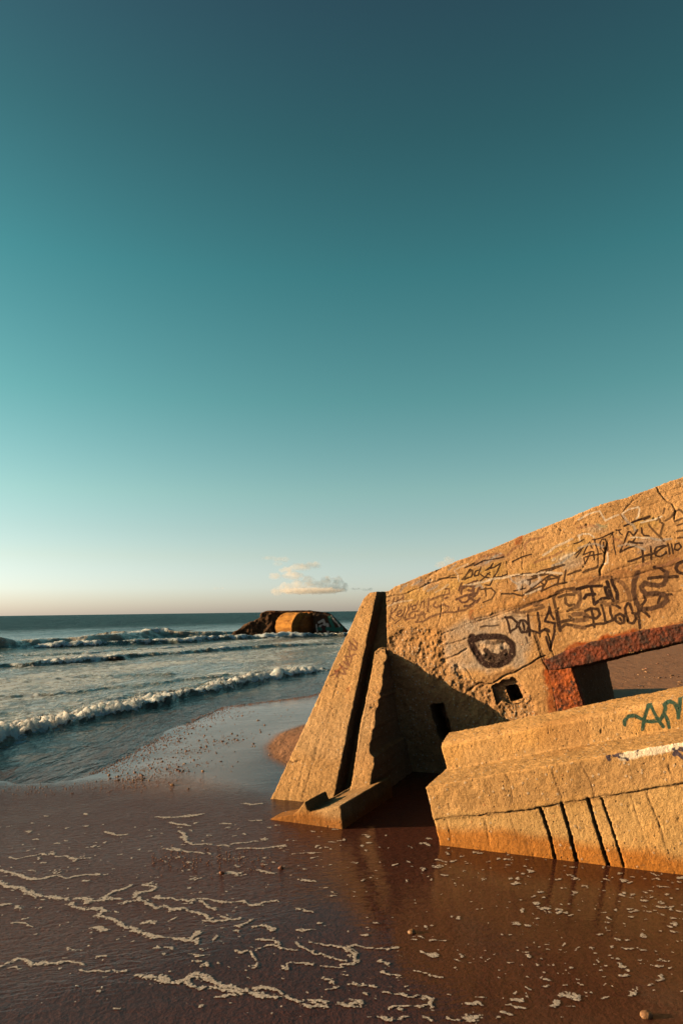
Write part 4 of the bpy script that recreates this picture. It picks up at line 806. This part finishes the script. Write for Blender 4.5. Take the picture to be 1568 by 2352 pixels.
#@@PEBBLES
# ================================================================== pebbles
def stone_mesh(name, r, seed, flat=.65, sub=2):
    bm = bmesh.new(); bmesh.ops.create_icosphere(bm, subdivisions=sub, radius=r); me = bpy.data.meshes.new(name); bm.to_mesh(me); bm.free()
    c = getco(me); c = c*(1+.42*fbm(c/r*1.1+seed*3.7, 3, seed))[:, None]; c[:, 2] *= flat; c[:, 0] *= 1.25; setco(me, c)
    me.polygons.foreach_set('use_smooth', np.ones(len(me.polygons), bool)); return me
def stone_mat(name, a, c_, rough=.45):
    m, nt, b = newmat(name); N = NT(nt); P = N.obj()
    nt.links.new(N.mix(N.mr(N.noise(P, 40, 4), .35, .65), a, c_), b.inputs['Base Color']); b.inputs['Roughness'].default_value = rough
    nt.links.new(N.bump(N.noise(P, 90, 4), .6, .004), b.inputs['Normal']); return m
PM = [stone_mat('dark_pebble', (.045, .025, .018), (.11, .06, .04)), stone_mat('red_pebble', (.16, .065, .035), (.30, .14, .08)), stone_mat('tan_pebble', (.17, .09, .045), (.34, .20, .10))]
band = T4([(560, 1085), (700, 1010), (850, 935), (1000, 865), (1200, 770), (1430, 690), (1900, 660), (1900, 900), (1568, 1000), (1200, 1080), (900, 1120), (650, 1110)])
bandw = [tuple(pg(x, y, -.02)[:2]) for x, y in band]
meshes = []
for k in range(9):
    me = stone_mesh('pebble', .022, 50+k); me.materials.append(PM[(k*2) % 3 if k % 3 else 0]); meshes.append(me)
def ridge_pt():
    # denser along two low drift lines running up the beach
    L = random.choice([[(640, 1100), (860, 1000), (1060, 940), (1200, 885), (1400, 850)], [(840, 925), (960, 870), (1110, 800), (1250, 735), (1420, 690)], [(700, 1120), (880, 1060), (1000, 1030), (1150, 1010)]])
    k = random.randrange(len(L)-1); t = random.random(); x = L[k][0]+(L[k+1][0]-L[k][0])*t; y = L[k][1]+(L[k+1][1]-L[k][1])*t
    return x+random.gauss(0, 60), y+random.gauss(0, 20)
cnt = 0
pts_used = []
while cnt < 230:
    if random.random() < .6: zx, zy = ridge_pt()
    else: zx, zy = random.uniform(560, 1700), random.uniform(690, 1180)
    px, py = T4([(zx, zy)])[0]; g = pg(px, py, -.01)
    if not inpoly(np.array([g[:2]]), bandw)[0] and random.random() < .8: continue
    if shore_s(np.array([g[:2]]))[0] < .1 or px > 640 and py > 1660: continue
    src = meshes[random.randrange(9)]
    o = bpy.data.objects.new('pebble', src); COL.objects.link(o)
    sc_ = random.choice([.22, .26, .3, .36, .45, .6]); o.scale = (sc_, sc_, sc_); o.rotation_euler = (0, 0, random.uniform(0, 6.3))
    o.location = (g[0], g[1], float(beach_h(np.array([g[:2]]))[0])+.006*sc_)
    tag(o, 'small rounded pebble among many strewn on the wet sand beside the waterline', 'pebble', 'pebbles strewn along the waterline'); cnt += 1
# fine shingle along the waterline: uncountable
NS = 2600; V = []; FF = []
tm = bmesh.new(); bmesh.ops.create_icosphere(tm, subdivisions=1, radius=1); tv = np.array([v.co[:] for v in tm.verts]); tf = np.array([[v.index for v in f.verts] for f in tm.faces]); tm.free()
k = 0; shp = np.array(shore[2:16])
Ls = []
while k < NS:
    r = random.random()
    if r < .62:
        i = random.randrange(4, 12); t = random.random(); a = shp[i]*(1-t)+shp[i+1]*t; nrm = np.array([shp[i+1][1]-shp[i][1], -(shp[i+1][0]-shp[i][0])]); nrm /= np.linalg.norm(nrm)
        g = a+nrm*abs(random.gauss(0, .16))*random.choice([1, 1, -.2])
    elif r < .85: px, py = T4([ridge_pt()])[0]; g = pg(px, py, -.01)[:2]
    elif r < .93: px, py = random.uniform(0, 420), 1792+random.gauss(0, 9)+8; g = pg(px, py, -.01)[:2]
    else: px, py = T6([(random.uniform(700, 1250), random.gauss(370, 30))])[0]; g = pg(px, py, 0)[:2]
    rr = random.uniform(.002, .0055)*(.6+.07*g[1]); Ls.append((g[0], g[1], rr, random.random())); k += 1
Ls = np.array(Ls); hz = np.maximum(beach_h(Ls[:, :2]), SEA_Z)
V = (tv[None]*Ls[:, 2][:, None, None]*np.array([1.2, 1, .7])+np.stack([Ls[:, 0], Ls[:, 1], hz+Ls[:, 2]*.4], 1)[:, None]).reshape(-1, 3)
FF = (tf[None]+np.arange(NS)[:, None, None]*len(tv)).reshape(-1, 3)
me = mesh_np('shingle', V, FF); tag(link('shingle', me, PM[1]), 'reddish fine shingle and shell grit lying along the waterline', 'shingle', None, 'stuff')
# single stones that stand out
for name, px, py, r, lab, mt in [('stone', 1483, 2334, .020, 'single tan stone on damp sand at the bottom right corner', PM[2]), ('pebble', 945, 2141, .016, 'lone tan pebble in the film of water in front of the dark gap', PM[2]), ('pebble', 396, 1799, .015, 'brown pebble on the sand at the end of the shingle drift', PM[2]),
                             ('pebble', 509, 2004, .012, 'orange brown pebble between foam streaks in front of the footing', PM[1]), ('pebble', 645, 1993, .014, 'small red pebble in the foam just left of the footing corner', PM[1])]:
    me = stone_mesh('stone', r, int(px), .8, 3); o = link(name, me, mt); g = pg(px, py)
    o.location = (g[0], g[1], float(beach_h(np.array([g[:2]]))[0])+r*.35); tag(o, lab, 'stone' if name == 'stone' else 'pebble')
# the dark rock in the surf
g = pg(271, 1517, SEA_Z)
me = stone_mesh('rock', .21, 5, .5, 4); c = getco(me); setco(me, c*(1+.2*fbm(c*12, 3, 7))[:, None]); o = link('rock', me, stone_mat('black_wet_rock', (.012, .010, .010), (.035, .028, .024), .3)); o.location = (g[0], g[1], SEA_Z+.07); o.rotation_euler = (0, .15, .2)
tag(o, 'small black rock sticking out of the surf', 'rock')
# lumps of weed and debris on the beach behind the ruin
deb = []
for k in range(26):
    px = 1404+random.random()*170; py = 1480+random.random()*112
    if k < 10: px = random.gauss(1515, 26); py = random.gauss(1556, 4)
    g = pg(px, py, 0.0); deb.append((g, random.choice([.5, .8, 1.3])*g[1]/22))
for g, s0 in deb:
    o = bpy.data.objects.new('beach_stone', meshes[random.randrange(9)]); COL.objects.link(o); o.location = (g[0], g[1], float(beach_h(np.array([g[:2]]))[0])+.01); o.scale = (s0*2, s0*1.2, s0*1.3); o.rotation_euler = (0, 0, random.uniform(0, 6))
    tag(o, 'small stone on the dry beach seen through the embrasure', 'pebble', 'stones on the beach behind the ruin')

#@@FARBUNKER
# ================================================================== far bunker in the sea
fb0 = pg(680, 1459, SEA_Z); FY = fb0[1]
fbk = tag(empty('sunken_bunker', (float(fb0[0]), float(FY), SEA_Z)), 'dark half-sunken concrete bunker out in the surf with a golden lit rounded front', 'bunker ruin')
fn_ = np.array([0, -1., 0])
def fq(T, pts, y=0): return [pp(a, b_, np.array([0, FY+y, 0]), fn_) for a, b_ in T(pts)]
Yb = np.array([0, 1., 0])
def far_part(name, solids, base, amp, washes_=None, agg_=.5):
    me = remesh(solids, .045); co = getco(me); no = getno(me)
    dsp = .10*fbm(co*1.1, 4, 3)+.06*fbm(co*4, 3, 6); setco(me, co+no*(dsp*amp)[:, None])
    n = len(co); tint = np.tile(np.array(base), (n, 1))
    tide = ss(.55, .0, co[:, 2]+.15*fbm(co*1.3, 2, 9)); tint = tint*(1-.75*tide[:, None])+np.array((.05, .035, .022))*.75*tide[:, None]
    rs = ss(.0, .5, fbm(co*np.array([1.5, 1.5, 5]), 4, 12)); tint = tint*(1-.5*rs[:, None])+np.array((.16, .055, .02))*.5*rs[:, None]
    S_ = dict(paint=np.zeros(n), pcol=np.tile([.1, .1, .1], (n, 1)), popac=np.zeros(n))
    if washes_:
        for pts, col, r in washes_:
            d, _, _ = seg_dist(np.stack([co[:, 0], co[:, 2]], 1)+.05*np.stack([fbm(co*2, 2, 3), fbm(co*2, 2, 4)], 1), pts, R=r*2.2); f = np.clip(1-d/(2*r), 0, 1)*(no[:, 1] < -.2)
            m = f > .15; m &= f >= S_['paint']*.6; S_['paint'][m] = np.maximum(f[m], S_['paint'][m]); S_['pcol'][m & (f > .4)] = col; S_['popac'][m] = .9
    attr(me, 'tint', np.clip(tint, 0, 1)); attr(me, 'agg', np.full(n, agg_)); attr(me, 'paint', S_['paint']); attr(me, 'paintcol', S_['pcol']); attr(me, 'popac', S_['popac'])
    return link(name, me, M_FAR, fbk)
lw = fq(T5, [(85, 1003), (180, 935), (245, 890), (330, 852), (400, 808), (395, 785), (440, 757), (600, 755), (620, 1100), (60, 1100)], .9)
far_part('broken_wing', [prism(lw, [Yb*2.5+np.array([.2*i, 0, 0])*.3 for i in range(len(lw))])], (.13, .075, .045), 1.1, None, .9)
# rounded front: bulging profile swept along the front
prof = [(-.1, 1.62), (-.55, 1.45), (-.95, 1.05), (-1.1, .65), (-1.05, .2), (-.8, -.35), (.9, -.35), (.9, 1.6)]
xa = fq(T5, [(560, 900)])[0][0]; xb = fq(T5, [(700, 900)])[0][0]; xc = fq(T5, [(822, 900)])[0][0]
AF = R_(38); fax = np.array([math.cos(AF), -math.sin(AF), 0]); fou = np.array([math.sin(AF), math.cos(AF), 0])   # the rounded front is turned towards the sun
def swept(x0, x1, k=0): return prism([np.array([x0, FY+.75, SEA_Z])+fou*(y+k)+ZZ*z for y, z in prof], fax*(x1-x0)/math.cos(AF))
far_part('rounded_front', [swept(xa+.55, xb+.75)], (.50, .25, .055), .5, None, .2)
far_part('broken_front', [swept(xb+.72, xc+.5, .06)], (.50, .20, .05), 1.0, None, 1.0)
rc = fq(T5, [(800, 770), (920, 762), (940, 1100), (800, 1100)], .75)
rw_f = fq(T5, [(905, 775), (1085, 790), (1160, 860), (1262, 955), (1270, 1100), (930, 1100)], -.2)
TEAL = (.05, .24, .20); PW = (.75, .72, .68)
xz = lambda pts: [(float(q[0]), float(q[2])) for q in fq(T5, pts, -.2)]
fw = [(xz([(960, 860), (1000, 840), (1020, 880), (970, 900)]), PW, .09), (xz([(1040, 880), (1050, 930), (1040, 970)]), PW, .10), (xz([(1080, 800), (1110, 850), (1150, 880)]), PW, .06), (xz([(1130, 860), (1160, 900), (1155, 980)]), PW, .05), (xz([(935, 880), (945, 950)]), PW, .05),
      (xz([(960, 920), (1100, 930), (1180, 925)]), TEAL, .12), (xz([(1060, 810), (1080, 870), (1110, 920)]), TEAL, .12), (xz([(1130, 830), (1150, 870)]), TEAL, .08), (xz([(1180, 900), (1170, 970)]), TEAL, .07), (xz([(1000, 900), (1020, 960)]), (.10, .05, .05), .12)]
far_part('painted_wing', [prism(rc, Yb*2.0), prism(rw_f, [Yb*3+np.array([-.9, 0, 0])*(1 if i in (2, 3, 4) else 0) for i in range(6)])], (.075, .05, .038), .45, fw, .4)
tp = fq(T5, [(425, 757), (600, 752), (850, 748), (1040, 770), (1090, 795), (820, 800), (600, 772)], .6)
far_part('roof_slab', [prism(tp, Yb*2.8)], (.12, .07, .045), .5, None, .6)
#@@CLOUDS
# ================================================================== clouds
def cloud(name, px, blobs, label, dens, dist=3200):
    """soft cumulus: overlapping lobes remeshed into one hull filled with an even scattering medium broken by noise"""
    bm = bmesh.new()
    c0 = CP+ray(*px)/np.linalg.norm(ray(*px))*dist
    k = dist/FOC
    for (bx_, by_, rx, rz) in blobs:
        r = bmesh.ops.create_icosphere(bm, subdivisions=3, radius=1)
        for v in r['verts']:
            v.co = Vector((v.co.x*rx*k+bx_*k, v.co.y*max(rx, rz)*k, v.co.z*rz*k+by_*k))
    me0 = bpy.data.meshes.new('t'); bm.to_mesh(me0); bm.free()
    me = remesh([me0], 1.3*k); co = getco(me); no = getno(me); setco(me, co+no*(k*6*fbm(co/k*.11, 4, 3)+k*2*fbm(co/k*.3, 2, 9))[:, None])
    o = link(name, me, None); o.location = Vector(c0)
    m = bpy.data.materials.new('cloud_vapour'); m.use_nodes = True; nt = m.node_tree; nt.nodes.clear(); out = nt.nodes.new('ShaderNodeOutputMaterial')
    N = NT(nt); v = N.n('ShaderNodeVolumePrincipled'); v.inputs['Color'].default_value = (1, 1, 1, 1); v.inputs['Anisotropy'].default_value = .2
    d = N.mr(N.noise(N.obj(), .10/k, 6, .7), .40, .60, 0, dens*.75); nt.links.new(d, v.inputs['Density']); nt.links.new(v.outputs[0], out.inputs['Volume'])
    me.materials.append(m); tag(o, label, 'cloud'); return o
cloud('cloud', (706, 1347), [(-70, -10, 16, 8), (-48, -4, 16, 13), (-22, 2, 17, 14), (4, 8, 15, 17), (26, 2, 13, 13), (46, 7, 16, 16), (66, 5, 16, 16), (84, -2, 10, 10), (10, -10, 78, 6)], 'widest cumulus cloud low over the sea just above the sunken bunker', .030)
cloud('cloud', (690, 1304), [(-30, -4, 20, 6), (0, 2, 26, 8), (28, 6, 20, 7)], 'slanting puff of cloud above the widest cloud', .022)
cloud('cloud', (660, 1322), [(-28, 0, 16, 7), (12, 0, 26, 8)], 'low puff of cloud between the slanting puff and the widest cloud', .022)
cloud('cloud', (638, 1285), [(-18, 4, 18, 4), (8, 0, 22, 5), (0, -10, 12, 5)], 'topmost faint wisp of cloud over the sea', .010)
cloud('cloud', (1022, 1290), [(-6, -4, 16, 6), (8, 4, 12, 9), (0, -6, 22, 6)], 'small cloud peeping over the top edge of the graffiti wall', .020)
cloud('cloud', (835, 1352), [(-16, 0, 12, 3), (6, -2, 14, 3)], 'faint cloud wisp just left of the top of the sloping pier', .018)
cloud('cloud', (496, 1352), [(0, 0, 10, 3), (8, 1, 8, 3)], 'tiny lone puff of cloud left of the sunken bunker', .010)
